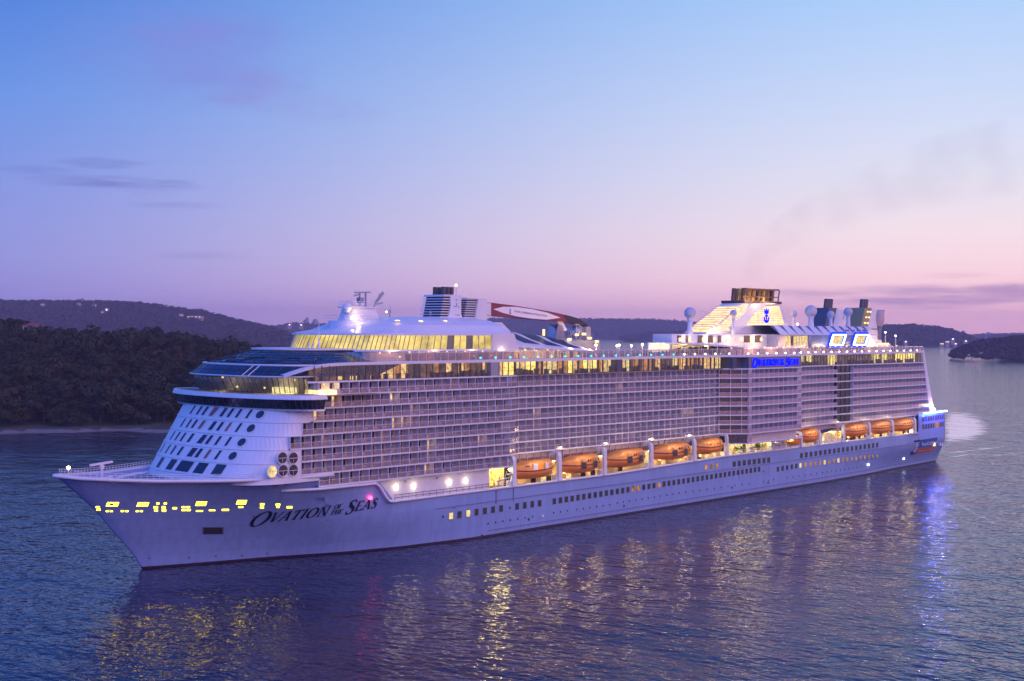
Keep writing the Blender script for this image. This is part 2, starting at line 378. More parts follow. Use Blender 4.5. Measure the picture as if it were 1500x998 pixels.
# wake: churned slick left by the turning stern, sky's pink put into its colour
def foam_and_sheen_mat(name, cov, col=(.62, .58, .66)):
    m = bpy.data.materials.new(name); m.use_nodes = True; t = m.node_tree; b = t.nodes['Principled BSDF']
    b.inputs['Base Color'].default_value = col+(1,); b.inputs['Roughness'].default_value = .16; b.inputs['Specular IOR Level'].default_value = .9; b.inputs['Coat Weight'].default_value = .7; b.inputs['Coat Roughness'].default_value = .12
    tx = t.nodes.new('ShaderNodeTexCoord'); mp = t.nodes.new('ShaderNodeMapping'); mp.inputs['Rotation'].default_value = (0, 0, math.atan2(-S_, -C_)); mp.inputs['Scale'].default_value = (.20, .035, 1)
    t.links.new(tx.outputs['Object'], mp.inputs[0])
    nz = t.nodes.new('ShaderNodeTexNoise'); nz.inputs['Scale'].default_value = 1.0; nz.inputs['Detail'].default_value = 7; nz.inputs['Roughness'].default_value = .65
    t.links.new(mp.outputs[0], nz.inputs['Vector'])
    at = t.nodes.new('ShaderNodeAttribute'); at.attribute_name = 'cover'
    ad = t.nodes.new('ShaderNodeMath'); ad.operation = 'ADD'; n2 = t.nodes.new('ShaderNodeMath'); n2.operation = 'MULTIPLY'; n2.inputs[1].default_value = 2.6; t.links.new(nz.outputs[0], n2.inputs[0]); t.links.new(n2.outputs[0], ad.inputs[0]); t.links.new(at.outputs['Fac'], ad.inputs[1])
    mr = t.nodes.new('ShaderNodeMapRange'); mr.interpolation_type = 'SMOOTHSTEP'; t.links.new(ad.outputs[0], mr.inputs[0]); mr.inputs[1].default_value = 1.25-cov; mr.inputs[2].default_value = 1.75-cov; mr.inputs[4].default_value = .97
    t.links.new(mr.outputs[0], b.inputs['Alpha']); return m
def sheet(name, rings, mats, cov, z=.03):
    """rings: list of outlines from outer edge (cover 0) to inner (cover 1)"""
    mb = MB(); mb.loft([[(p[0], p[1], z) for p in r] for r in rings], 0, True, False, True)
    o = mb.build(name, mats, recalc=False); o['kind'] = 'stuff'
    at = o.data.attributes.new('cover', 'FLOAT', 'POINT'); n = len(rings[0])
    at.data.foreach_set('value', [c for c in cov for _ in range(n)]); return o
def atz0(u, v):
    d = _ray(u, v); t = -CH/d[2]; return (CX+t*d[0], CY+t*d[1])
wk = [(1384, 604), (1390, 598), (1402, 597), (1418, 600), (1432, 605), (1444, 612), (1452, 621), (1456, 629), (1448, 636), (1440, 643), (1426, 648), (1408, 652), (1392, 655), (1384, 656), (1378, 640), (1376, 620)]
cxw, cyw = 1405, 626
o = sheet('wake_slick', [[atz0(cxw+(u-cxw)*k, cyw+(v-cyw)*k) for u, v in wk] for k in (1.22, 1.02, .84, .5, .1)], foam_and_sheen_mat('wake_sky_sheen_material', .55, (.92, .76, .76)), [-1.6, -.95, -.48, -.05, .02])  # pink foam colour stands in for the sky reflected on the slick
tag(o, 'smooth pale slick of churned water behind the stern, tinted with the pink sky', 'wake')
for pts, wd, cv in (([(1386, 664), (1410, 662), (1440, 658), (1470, 655)], 2.2, .35), ([(1388, 671), (1420, 666), (1450, 668), (1500, 664)], 2.0, .25), ([(1385, 730), (1420, 748), (1460, 770), (1520, 800)], 6, .12), ([(1390, 720), (1440, 728), (1500, 742), (1560, 760)], 5, .05),
                    ([(1388, 600), (1410, 589), (1440, 592), (1470, 604)], 1.3, .15)):
    up_ = [atz0(u, v-wd) for u, v in pts]+[atz0(u, v+wd) for u, v in reversed(pts)]
    inn = [atz0(u, v-wd*.3) for u, v in pts]+[atz0(u, v+wd*.3) for u, v in reversed(pts)]
    o = sheet('wake_streak', [up_, inn], foam_and_sheen_mat('wake_streak_material', .42), [-1.3, cv-.55], .05)
    tag(o, 'thin streak of pale foam trailing on the water off the stern', 'wake', 'foam streaks off the stern')

# ------------------------------------------------------------------ land
FOL = [mat('bush_foliage', (.046, .050, .030), .9, var=.45, scale=.12, spec=.1), mat('bush_foliage_warm', (.066, .052, .032), .9, var=.4, scale=.15, spec=.1), mat('bush_foliage_deep', (.036, .038, .022), .9, var=.4, scale=.15, spec=.1)]
BARK = mat('bark', (.045, .035, .03), .9, var=.3, scale=2)
GROUND = mat('bush_ground', (.055, .045, .035), .95, var=.4, scale=.05)
LAWN = mat('shore_grass', (.07, .075, .045), .95, var=.4, scale=.08)
SAND = mat('shore_sand', (.21, .175, .16), .9, var=.2, scale=.2)
FARW = mat('far_woodland', (.045, .040, .036), .95, var=.35, scale=.02, spec=.1)
ROOFR = mat('terracotta_roof', (.30, .09, .07), .8, var=.2)
WALLC = mat('rendered_wall', (.42, .34, .32), .8, var=.15)
def terrain(name, hf, r0, r1, d0, d1, nr, nd, mats, mf=None):
    mb = MB()
    for j in range(nd+1):
        for i in range(nr+1):
            d = lerp(d0, d1, j/nd); r = lerp(r0, r1, i/nr)
            x, y = RD(r, d); mb.v.append((x, y, hf(r, d)))
    for j in range(nd):
        for i in range(nr):
            a = j*(nr+1)+i; mb.f.append((a, a+1, a+nr+2, a+nr+1))
            mb.m.append(mf(lerp(r0, r1, (i+.5)/nr), lerp(d0, d1, (j+.5)/nd)) if mf else 0)
    o = mb.build(name, mats, smooth=True, recalc=False); o['kind'] = 'structure'; return o
def h2(r, d, s, seed=0.):
    return (math.sin(r*s+seed)*math.cos(d*s*1.3+seed*2)+.5*math.sin(r*s*2.3+d*s*1.7+seed))/1.5
# near headland, left
def shore(r): return 596 + (r+230)*.10 + 7*math.sin(r*.06) + 4*math.sin(r*.17+1)
def near_h(r, d):
    s = d-shore(r)
    if s < 0: return max(-3, s*.15)
    h = 1.2*min(1, s/6) + 26*sstep(10, 170, s) + 4*sstep(150, 300, s)
    h *= 1 - sstep(820, 1150, d)
    fade = itp(r, [(-420, 1.1), (-330, 1.05), (-300, 1.08), (-285, .98), (-268, 1.12), (-252, .92), (-238, .90), (-222, 1.02), (-205, .95), (-188, .80), (-176, .78), (-163, .62), (-150, .42), (-132, .03), (-120, -.15)])
    return h*fade + 2.0*h2(r, d, .03, 1.)*min(1, s/60)*(1 if fade > .2 else 0)
def nmat(r, d):
    h = near_h(r, d)
    if h < .9: return 1
    if d-shore(r) < 36 and -275 < r < -165: return 2
    return 0
terrain('headland_ground', near_h, -460, -112, 560, 1160, 90, 110, [GROUND, SAND, LAWN], nmat)
def leaf_tree(name, h, cr, seed, fm, nclump, nl):
    """trunk with limbs, crown of many leaf-sprays gathered in clumps"""
    q = random.Random(seed); mb = MB()
    lean = (q.uniform(-.8, .8), q.uniform(-.8, .8))
    mb.tube([(0, 0, -1), (lean[0]*.4, lean[1]*.4, h*.3), (lean[0], lean[1], h*.55), (lean[0]*1.2, lean[1]*1.2, h*.8)], [.42, .33, .24, .08], 6, 1)
    cl = []
    for k in range(nclump):
        a = q.uniform(0, 6.283); rr = cr*math.sqrt(q.random())*.82; zz = h*(.24+.66*q.random()**.75)*(1-.20*(rr/cr)**2)
        cl.append((lean[0]+rr*math.cos(a), lean[1]+rr*math.sin(a), zz, cr*q.uniform(.26, .44)))
    for c in cl[:7]:
        mb.tube([(lean[0]*.7, lean[1]*.7, h*.42), ((lean[0]+c[0])*.5, (lean[1]+c[1])*.5, h*.5), (c[0], c[1], c[2])], [.2, .14, .05], 4, 1)
    for c in cl:
        for k in range(nl):
            # point on / inside a flattened clump
            a = q.uniform(0, 6.283); cz = q.uniform(-.55, 1); s = math.sqrt(max(0, 1-cz*cz)); t = c[3]*q.uniform(.72, 1.05)
            n = Vector((s*math.cos(a), s*math.sin(a), cz)); p = Vector((c[0], c[1], c[2]))+Vector((n.x*t, n.y*t, n.z*t*.68))
            n = (n+Vector((q.uniform(-.6, .6), q.uniform(-.6, .6), q.uniform(-.3, .7)))).normalized()
            u = n.cross(Vector((q.uniform(-1, 1), q.uniform(-1, 1), .3))).normalized(); v = n.cross(u); z = q.uniform(.5, .95)
            mb.face([p+u*z, p+v*z*.6+n*.1, p-u*z, p-v*z*.6+n*.1], 0)
    o = mb.build(name, [fm, BARK], recalc=False); return o
protos = [leaf_tree('bush_tree', 15, 6.8, 3, FOL[0], 15, 70), leaf_tree('bush_tree', 12, 6.0, 5, FOL[1], 12, 70), leaf_tree('bush_tree', 18, 6.2, 9, FOL[2], 16, 70), leaf_tree('bush_tree', 14, 8.0, 12, FOL[0], 17, 70)]
GT = 'trees on the dark wooded headland'
LT = ['dark rounded tree in the wood on the near headland behind the bow', 'lower reddish brown tree in the wood on the near headland', 'tall narrow dark tree standing in the wood of the near headland', 'broad spreading dark tree in the wood on the near headland']
spots = []
rr = random.Random(21)
for k in range(60000):
    d = rr.uniform(600, 980); r = rr.uniform(-.415*d, -.165*d); s = d-shore(r)
    if near_h(r, d) < 1.4 or s < 9: continue
    if s < 34 and -268 < r < -168 and rr.random() > .05: continue
    if any((r-a)**2+(d-b)**2 < (8.2 if s < 120 else 8.8)**2 for a, b in spots): continue
    spots.append((r, d))
    if len(spots) > 900: break
spots.sort(key=lambda p: p[1])
# those hidden behind the ship's bow are left to the wood mass
near = [p for p in spots if -.40 < p[0]/p[1] < -.185][:298]
rest = [p for p in spots if p not in set(near)]
first = [True]*4
for (r, d) in near:
    k = rr.randrange(4)
    if first[k]: o = protos[k]; first[k] = False
    else: o = protos[k].copy(); COL.objects.link(o)
    x, y = RD(r, d); o.location = W((x, y, near_h(r, d)-.3)); s = rr.choice((.72, .85, .95, 1.0, 1.1, 1.25, 1.42))
    o.scale = (s, s, s*rr.uniform(.88, 1.12)); o.rotation_euler = (0, 0, rr.uniform(0, 6.28)); tag(o, LT[k], 'tree', GT)
# the rest of that wood: one mass built of the same kind of crowns
def crown_mass(name, pts, fm, label, n=26, zsize=(1.2, 2.0)):
    mb = MB(); q = random.Random(5)
    for (x, y, z, cr, ch) in pts:
        for k in range(n):
            a = q.uniform(0, 6.283); cz = q.uniform(-.25, 1); s = math.sqrt(1-cz*cz); t = q.uniform(.7, 1.08)
            nn = Vector((s*math.cos(a), s*math.sin(a), cz)); p = Vector((x+nn.x*cr*t, y+nn.y*cr*t, z+ch*.5+nn.z*ch*.5*t))
            nn = (nn+Vector((q.uniform(-.5, .5), q.uniform(-.5, .5), q.uniform(-.2, .6)))).normalized()
            u = nn.cross(Vector((q.uniform(-1, 1), q.uniform(-1, 1), .3))).normalized(); v = nn.cross(u); e = q.uniform(*zsize)*cr/5
            mb.face([p+u*e, p+v*e*.7, p-u*e, p-v*e*.7], 0)
    o = mb.build(name, fm, recalc=False, kind='stuff'); tag(o, label, 'woodland'); return o
crown_mass('headland_wood', [(*RD(r, d), near_h(r, d)+1, rr.uniform(5, 8.5), rr.uniform(10, 17)) for r, d in rest], FOL[0], 'mass of dark treetops on the crest of the near headland', 60, (.9, 1.5))
# far hills: ridge lines given by (lateral/depth, height) at one distance
def hill(name, prof, d0, dr, d1, label, seed, tree=9., dens=1., light=0, fm=None, canopy=True):
    ra, rb = prof[0][0], prof[-1][0]
    def hf(r, d):
        k = r/d if d > 0 else 0
        top = itp(k, prof)
        s = sstep(d0, dr, d)*(1-sstep(dr, d1, d)*.9)
        return top*s*(1+.06*h2(r, d, .006, seed)) - 1.5*(1-s)
    r0, r1 = ra*d1*1.02, rb*d1*1.02
    terrain(name, hf, r0, r1, d0, d1, 110, 46, [FARW])
    if canopy:
        q = random.Random(seed); pts = []; n = int(2600*dens)
        while len(pts) < n:
            d = d0+(dr*1.06-d0)*q.random()**.7; r = q.uniform(ra*d, rb*d); z = hf(r, d)
            if z > 3: pts.append((*RD(r, d), z-2, tree*q.uniform(.5, 1.0), tree*q.uniform(.7, 1.5)))
        # crest line so that the outline is treetops
        for k in range(int(700*dens)):
            d = dr*q.uniform(.985, 1.01); r = q.uniform(ra*d, rb*d); z = hf(r, d)
            if z > 4: pts.append((*RD(r, d), z-2, tree*q.uniform(.4, .9), tree*q.uniform(.6, 1.4)))
        crown_mass(name.replace('hill', 'woodland'), pts, fm or FARW, label, 16, (1.5, 2.6))
    return hf
def prof(px, d, tree):
    return [((u-750)/F_PX, max(0.5, CH+(YH+(u-750)*ROLL-v)/F_PX*d-tree)) for u, v in px]
hA = hill('left_hill', prof([(-260, 440), (-120, 436), (0, 443), (60, 443), (130, 444), (200, 447), (250, 452), (295, 457), (325, 465), (355, 473), (395, 482), (425, 490), (450, 499), (468, 506)], 3900, 12), 3100, 3900, 4700, 'hazy wooded ridge with house lights beyond the dark headland', 3, 17, 1.0)
hill('distant_hill', prof([(300, 500), (360, 486), (400, 481), (430, 477), (470, 477), (520, 479), (600, 482), (660, 486)], 7000, 6), 6000, 7000, 7800, 'faint distant wooded rise behind the foredeck lounge', 4, 18, .5)
hill('middle_hill', prof([(560, 498), (640, 478), (700, 472), (760, 470), (850, 470), (900, 471), (1000, 474), (1040, 477), (1100, 483), (1180, 488)], 7700, 8), 6900, 7700, 8400, 'long flat hazy ridge seen behind the folded crane arm', 6, 22, .9)
hill('low_point_hill', prof([(905, 503), (925, 494), (960, 490), (1010, 489), (1080, 490), (1150, 497)], 5700, 6), 5400, 5700, 6200, 'low dark wooded point under the middle ridge', 8, 16, .5)
hill('right_hill', prof([(1180, 490), (1240, 485), (1280, 482), (1310, 481), (1340, 481), (1370, 484), (1395, 488), (1415, 495), (1432, 501)], 4700, 8), 4200, 4700, 5300, 'wooded hill rising behind the ship stern', 9, 18, .7)
hill('right_point_hill', prof([(1395, 518), (1405, 512), (1425, 505), (1445, 500), (1470, 498), (1500, 495), (1560, 491), (1640, 488)], 2300, 6), 2120, 2300, 2700, 'dark wooded point at the right edge of the harbour', 10, 9, .7)
hill('far_shore_hill', prof([(1390, 493), (1430, 491), (1470, 490), (1520, 489), (1600, 488), (1700, 488)], 6800, 3), 6300, 6800, 7400, 'thin far shore behind the right hand point', 12, 10, .4)
# houses whose lights show on the slopes
LITW = glow('lit_house_window', (1.0, .66, .34), 2.0, .3)
LITC = glow('lit_house_window_pale', (1.0, .84, .66), 3.5, .2)
def house(u, v, d, wd, ht, lit, label, n=2, roof=True, mats=None):
    if d in (2050, 2000, 2060, 2080):          # stand it on the ridge where it is seen, clear of the treetops in front
        k_ = (u-750)/F_PX; d = 3120
        while d < 3950 and hA(k_*d, d)+12 < CH+(YH+(u-750)*ROLL-v)/F_PX*d: d += 10
        d -= 30; wd *= 1.6; ht *= 1.5
    r = (u-750)/F_PX*d; z = CH+(YH+(u-750)*ROLL-v)/F_PX*d
    x, y = RD(r, d); t = thing('house', (x, y, z-ht*.5), label, 'house', None)
    ex, ey = Vector((S_, C_, 0)), Vector((C_, -S_, 0))
    def P(a, b, c): p = Vector((x, y, z-ht*.5))+ex*a+ey*b; return (p.x, p.y, p.z+c)
    mb = MB()
    pl = [P(-wd/2, 0, 0), P(wd/2, 0, 0), P(wd/2, wd*.6, 0), P(-wd/2, wd*.6, 0)]
    mb.loft([[(p[0], p[1], p[2]-14) for p in pl], [(p[0], p[1], p[2]+ht) for p in pl]], 0, True, True, True); mb.build('wall', WALLC, t)
    if roof:
        mb = MB(); e = .4
        a = [P(-wd/2-e, -e, ht), P(wd/2+e, -e, ht), P(wd/2+e, wd*.6+e, ht), P(-wd/2-e, wd*.6+e, ht)]; b1, b2 = P(-wd*.2, wd*.3, ht*1.5), P(wd*.2, wd*.3, ht*1.5)
        mb.face([a[0], a[1], b2, b1]); mb.face([a[1], a[2], b2]); mb.face([a[2], a[3], b1, b2]); mb.face([a[3], a[0], b1]); mb.face(a); mb.build('roof', ROOFR, t)
    for k in range(n):
        c = (k+.5)/n*wd-wd/2; s = min(wd/n*.33, lit[1]); mb = MB()
        mb.face([P(c-s, -.06, ht*.3), P(c+s, -.06, ht*.3), P(c+s, -.06, ht*.8), P(c-s, -.06, ht*.8)]); mb.build('window', lit[0], t, recalc=False)
    return t
S1, S2 = (LITW, 1.2), (LITC, 1.6)
house(46, 482, 760, 10, 3.5, (DKGLASS, .9), 'house with pinkish red hipped roof among the headland trees', 3)
house(156, 454, 2050, 7, 5, (LITC, 1.5), 'hillside house with one bright white lit window below the ridge', 1)
house(150, 458, 2000, 7, 4, (LITW, .7), 'hillside house with a faint amber light just left of the bright one', 1)
house(284, 464.5, 2060, 26, 3.0, (LITW, 1.5), 'long low house with a row of lit windows near the end of the left ridge', 4)
for u, v, nme in ((62, 446.5, 'leftmost small house light on the left ridge crest'), (115, 446, 'crest house with two small lights near the middle of the left ridge'), (138, 447.5, 'crest house just left of the bright hillside window'), (265, 462, 'small house with a pink light left of the long lit house')):
    house(u, v, 2080, 7, 4, (LITW, .55), nme, 2)
for u, v, d, nme in ((424, 476, 5900, 'distant building with a pale bluish white light behind the solarium mast'), (441, 476.5, 5900, 'distant building with a lower pale light right of the bluish one')):
    house(u, v, d, 16, 10, (LITC, 2.6), nme, 1, False)
for u, v, d, n_, nme in ((1388, 501, 4150, 3, 'waterside building with two yellow lights behind the stern'), (1396, 497, 4150, 1, 'house with a yellow light above the waterside building'), (1380, 504, 4150, 2, 'low lit boathouse at the waterline behind the stern'), (1415, 500, 4300, 1, 'pale tower block with one lit window on the right shore'),
                     (1470, 498.5, 2420, 3, 'brightest yellow lit house on the right hand point'), (1481, 497.5, 2420, 1, 'yellow lit house second from the right on the far point'), (1494, 498, 2420, 2, 'lit house at the far right end of the point'), (1400, 504, 4180, 1, 'small pink lit house by the water at the right'), (1327, 501, 4150, 1, 'house with a greenish white light low on the hill behind the stern rail')):
    house(u, v, d, 12, 7, (LITW if n_ != 1 else LITC, 2.0), nme, n_, False)
def tower(u, v, d, wd, label):
    r = (u-750)/F_PX*d; z = CH+(YH+(u-750)*ROLL-v)/F_PX*d; x, y = RD(r, d)
    mb = MB(); mb.box(x-wd/2, x+wd/2, y-wd/2, y+wd/2, 0, z); mb.box(x-wd*.3, x+wd*.3, y-wd*.3, y+wd*.3, z, z+wd*.4)
    o = mb.build('tower_block', GREYM); centred(o); tag(o, label, 'tower')
tower(450, 466, 7000, 12, 'thin distant tower block on the hazy skyline left of the mast')
tower(462, 471, 7000, 28, 'lower wide tower block on the hazy skyline left of the mast')
tower(447, 470, 7000, 16, 'mid height tower block at the left of the hazy skyline group')
tower(1411, 487, 4800, 14, 'tower block on the skyline at the right end of the hill')
tower(1448, 489, 6700, 20, 'distant tower block behind the right hand point')

# evening air: one even volume round the whole place
def haze():
    m = bpy.data.materials.new('evening_haze'); m.use_nodes = True; t = m.node_tree; t.nodes.clear(); o = t.nodes.new('ShaderNodeOutputMaterial'); v = t.nodes.new('ShaderNodeVolumePrincipled')
    v.inputs['Color'].default_value = (.82, .72, .86, 1); v.inputs['Density'].default_value = HAZE_D; t.links.new(v.outputs[0], o.inputs['Volume']); return m
HAZE_D = .00010
mb = MB(); pl = [RD(a, b) for a, b in ((-5200, -300), (5200, -300), (5200, 8700), (-5200, 8700))]
mb.prism(pl, -4.2, 178); o = mb.build('haze', haze()); o['kind'] = 'stuff'
# ================================================================== the ship
SHIP = thing('cruise_ship', (170, 0, 0), 'huge white and pale blue cruise ship with lit decks turning in the dusk harbour', 'cruise ship')
STEM = [(-3, 21), (0.2, 18.4), (2.4, 17.1), (4.7, 15.2), (7.9, 12.2), (12.3, 8.5), (17.5, 2.8), (19.7, 0)]
DKW = [(0, 0), (1.2, 1.7), (3.5, 3.6), (9, 6.6), (14, 9.4), (20, 12.4), (28, 16.8), (34, 19.2), (42, 20.5), (48, 20.7), (300, 20.7), (325, 19.8), (341, 18.6)]
WLW = [(0, 0), (3, 1.3), (12.4, 4.6), (26, 9), (39, 14.6), (52, 18), (70, 20.5), (84, 20.7), (228, 20.7), (262, 19.5), (282, 17.6), (302, 16.6), (323, 15.5)]   # by distance from the stem
SHEER = [(0, 19.7), (3.5, 19.2), (9, 18.7), (16, 18.25), (25, 17.95), (35, 17.8), (46, 17.7)]
def deckw(x): return itp(x, DKW)
def hullw(x, z):
    e = itp(z, STEM); d = x-e
    if d <= 0: return 0.0
    s = min(1, max(0, z/18.0))
    a = itp(d, WLW)
    wb = sstep(46, 90, x)
    b = lerp(deckw(d), deckw(x), wb)
    k = lerp(s**1.25, sstep(0, 1, min(1, z/9.0)) if z > 0 else 0, wb)
    return a+(b-a)*k
def htop(x):
    if x <= 46: return itp(x, SHEER)
    return itp(x, [(46, 17.7), (46.01, 15.1), (61.5, 15.0), (65.2, 10.75), (140, 10.8), (190, 11.9), (316, 12.0), (316.01, 18.5), (342, 18.5)])
def hullpx(u, v):
    y = 18.
    for _ in range(30):
        x, z = atY(u, v, y); y = .5*y+.5*max(.3, hullw(x, z))
    return x, z
# --- hull
cols_ = [0, .4, .8, 1.4, 2, 3.5, 6, 9, 12, 16, 20, 25, 30, 35, 37.5, 40, 43, 45.98, 46.02, 48, 50, 52.5, 55, 58, 61.5, 63.4, 65.2, 67.5, 70, 73, 76, 82, 90, 104, 125, 150, 175, 200, 225, 240, 255, 270, 285, 300, 315.98, 316.02, 319, 322, 325, 329, 333, 336, 339, 341]
NR = 30
rows = []
for k in range(NR+2):
    row = []
    for xi in cols_:
        zt = htop(xi); z = -3 if k == 0 else (.4 if k == 1 else .4+(zt-.4)*(k-1)/NR)
        e = itp(z, STEM); x = xi+e*max(0, 1-xi/80)
        if xi >= 333: x = xi - (1.2 if z < 1 else 0)*(xi-333)/8
        y = hullw(x, z) if xi > 0 else 0.0
        row.append((x, y, z))
    rows.append(row)
for side in (1,):
    mb = MB()
    mb.loft(rows, [1]+[0]*NR, closed=False)
    mb.loft([[(p[0], -p[1], p[2]) for p in r] for r in rows], [1]+[0]*NR, closed=False)
    tr = [rows[k][-1] for k in range(NR+2)]
    for a, b in zip(tr, tr[1:]): mb.face([a, b, (b[0], -b[1], b[2]), (a[0], -a[1], a[2])], 0)
    HULL = mb.build('hull', [HULLB, BOOT], SHIP, smooth=False)
    bmx = bmesh.new(); bmx.from_mesh(HULL.data); bmesh.ops.remove_doubles(bmx, verts=bmx.verts, dist=.002); bmesh.ops.recalc_face_normals(bmx, faces=bmx.faces); bmx.to_mesh(HULL.data); bmx.free()
    HULL.data.polygons.foreach_set('use_smooth', [True]*len(HULL.data.polygons))
def edge_line(xs, zf, off=0.04): return [(x, hullw(x, zf(x))+off, zf(x)) for x in xs]
# white rounded sheer edge round the foredeck and ledge, white cap along the promenade
mb = MB()
bow_p = [(x, deckw(x)+.05, itp(x, SHEER)) for x in (0.1, .6, 1.2, 2.2, 3.5, 6, 9, 12, 16, 20, 25, 30, 35, 40, 46, 50)]
mb.tube([(p[0]-.12, -p[1], p[2]) for p in reversed(bow_p)]+[(-.15, 0, 19.72)]+[(p[0]-.12, p[1], p[2]) for p in bow_p], .36, 8)
mb.build('sheer_rail', WHITE, SHIP, smooth=True)
mb = MB()
mb.tube([(39.0, hullw(39, 15.05)-.05, 15.05), (41, hullw(41, 15.05)+.2, 15.05), (46, 20.85, 15.1), (54, 20.9, 15.05), (61.2, 20.9, 15.0), (62.4, 20.85, 14.2), (64.2, 20.8, 11.9), (65.2, 20.8, 10.9), (66.5, 20.8, 10.75), (100, 20.85, 10.78), (140, 20.85, 10.85), (190, 20.85, 11.95), (315, deckw(315)+.1, 12.05)], .3, 8)
mb.build('promenade_ledge', WHITE, SHIP, smooth=True)
mb = MB()
for x0, x1, z in ((79, 318, 7.9), (96, 330, 1.35)):
    xs = [lerp(x0, x1, k/60) for k in range(61)]
    mb.tube(edge_line(xs, lambda x: z+(.5*(x-79)/240 if z > 2 else .3*(x-96)/240)), .10, 5)
for x in (98.3, 104.2): mb.tube([(x, 20.78, 10.6), (x, 20.78, 7.3)], .09, 5)
for x in (200.5, 216): mb.tube([(x, hullw(x, 8)+.03, 8.3), (x, hullw(x, 5)+.03, 4.6)], .06, 5)
mb.build('hull_seam', SEAM, SHIP)
# --- foredeck
mb = MB()
dk = [(x, max(.05, hullw(x, 17.0)-.35)) for x in (3.6, 5, 6.5, 9, 14, 20, 28, 34, 42, 50)]
n = len(dk)
mb.face([(x, y, 17.0) for x, y in dk]+[(x, -y, 17.0) for x, y in reversed(dk)])
for s in (1, -1):
    for (x0, y0), (x1, y1) in zip(dk, dk[1:]):
        mb.face([(x0, s*y0, 17.0), (x1, s*y1, 17.0), (x1, s*max(.05, deckw(x1)-.3), itp(x1, SHEER)+.1), (x0, s*max(.05, deckw(x0)-.3), itp(x0, SHEER)+.1)], 1)
mb.build('foredeck', [DECK, WHITE], SHIP, recalc=False)
mb = MB()
for s in (1, -1):
    rl = [(x, s*(max(.05, deckw(x)-.35)), itp(x, SHEER)) for x in [2+k*1.0 for k in range(32)]]
    for a in (.45, .85, 1.25): mb.tube([(p[0], p[1], p[2]+a) for p in rl], .045, 4)
    for p in rl: mb.tube([p, (p[0], p[1], p[2]+1.25)], .05, 4)
mb.build('foredeck_railing', WHITE, SHIP)
mb = MB()
x, z = atY(149, 690, 2.2); mb.tube([(x, 2.2, 17), (x, 2.2, 21.4)], [.28, .2], 8); mb.beam((x-2.4, 2.2, 21.4), (x+2.6, 1.6, 21.7), .5, .4); mb.box(x-.4, x+.4, 1.9, 2.5, 20.6, 21.3)
mb.build('bow_mast', WHITE, SHIP)
mb = MB(); mb.tube([(3.0, -.4, 18), (3.0, -.4, 20.7)], .12, 6); mb.build('lamp_post', WHITE, SHIP)
mb = MB(); mb.lathe([(.02, -.35), (.3, -.2), (.36, 0), (.3, .25), (.02, .36)], (3.0, -.4, 20.95), 10); mb.build('bow_lamp', LAMPW, SHIP)
for (x, y) in ((6, 1.0), (9, -2.5), (12, 3.5), (15, -4), (18, 5), (22, 7)):
    mb = MB(); mb.lathe([(.5, 0), (.5, .25), (.32, .3), (.32, .85), (.5, .95), (.5, 1.1)], (x, y, 17.0), 10); mb.tube([(x-.8, y, 17.1), (x+.8, y, 17.1)], .2, 6); mb.build('mooring_bollard', GREYM, SHIP)
# --- lit mooring deck openings (a frame, a lit pane)
def hull_quad(name, u0, v0, u1, v1, m, parent, skew=0., off=.05, frame=None):
    P = []
    for (u, v) in ((u0+skew, v0), (u1+skew, v0), (u1-skew*0, v1), (u0, v1)):
        x, z = hullpx(u, v); P.append((x, hullw(x, z)+off, z))
    mb = MB(); mb.face(P)
    if frame:
        c = Vector((0, 0, 0))
        for p in P: c += Vector(p)/4
        mb.face([tuple(c+(Vector(p)-c)*1.14-Vector((0, .02, 0))) for p in P], 1)
    return mb.build(name, [m, frame] if frame else m, parent, recalc=False)
for (u0, v0, u1, v1) in ((155, 736, 172, 742), (200, 736.2, 216, 742), (286, 735, 301, 741), (345.5, 733, 359.5, 739)):
    hull_quad('mooring_opening', u0, v0, u1, v1, MOOR, SHIP, 2.2, .06, WHITE)
for (u0, v0, u1, v1) in ((140, 742, 146, 744), (141.5, 745.5, 147, 748), (155, 748, 159, 750), (161, 748, 165, 750), (177, 748, 181, 750), (183, 748, 188, 750), (199, 748, 203, 750), (205, 748, 209, 750), (225, 742, 231, 745), (226, 746, 231, 749.5), (237, 742, 242, 745), (237, 746, 243, 749.5),
                         (229, 736.5, 233, 739), (240, 736.5, 244, 739), (253, 743.5, 259, 746), (266, 742, 271, 744), (266, 746, 272, 748.5), (273, 742, 278, 744), (273, 746, 279, 748.5), (287, 748, 297, 749.6), (306, 747, 315, 748.6), (325, 746, 335, 748.3), (349, 742, 356, 744), (381, 738, 387, 740.3), (381, 742, 386, 745), (404, 738, 410, 741), (405, 741, 409, 744), (420, 742, 428, 744.6)):
    hull_quad('mooring_light', u0, v0, u1, v1, MOOR, SHIP, 0, .06)
hull_quad('bow_thruster_hatch', 298, 773, 326, 782.5, DARK, SHIP, 0, .05, SEAM)
for u, v in ((219, 818), (277, 817), (316, 815), (354, 814), (391, 811), (372, 757), (382, 711.5), (402, 711), (418, 710), (665, 744)):
    hull_quad('hull_fitting', u-1.6, v-1.6, u+1.6, v+1.6, SEAM, SHIP, 0, .05)
x, z = hullpx(541, 729.5); mb = MB(); mb.lathe([(.05, -.4), (.4, -.2), (.45, 0), (.4, .2), (.05, .4)], (x, hullw(x, z)+.35, z), 10); mb.build('port_side_light', REDL, SHIP)
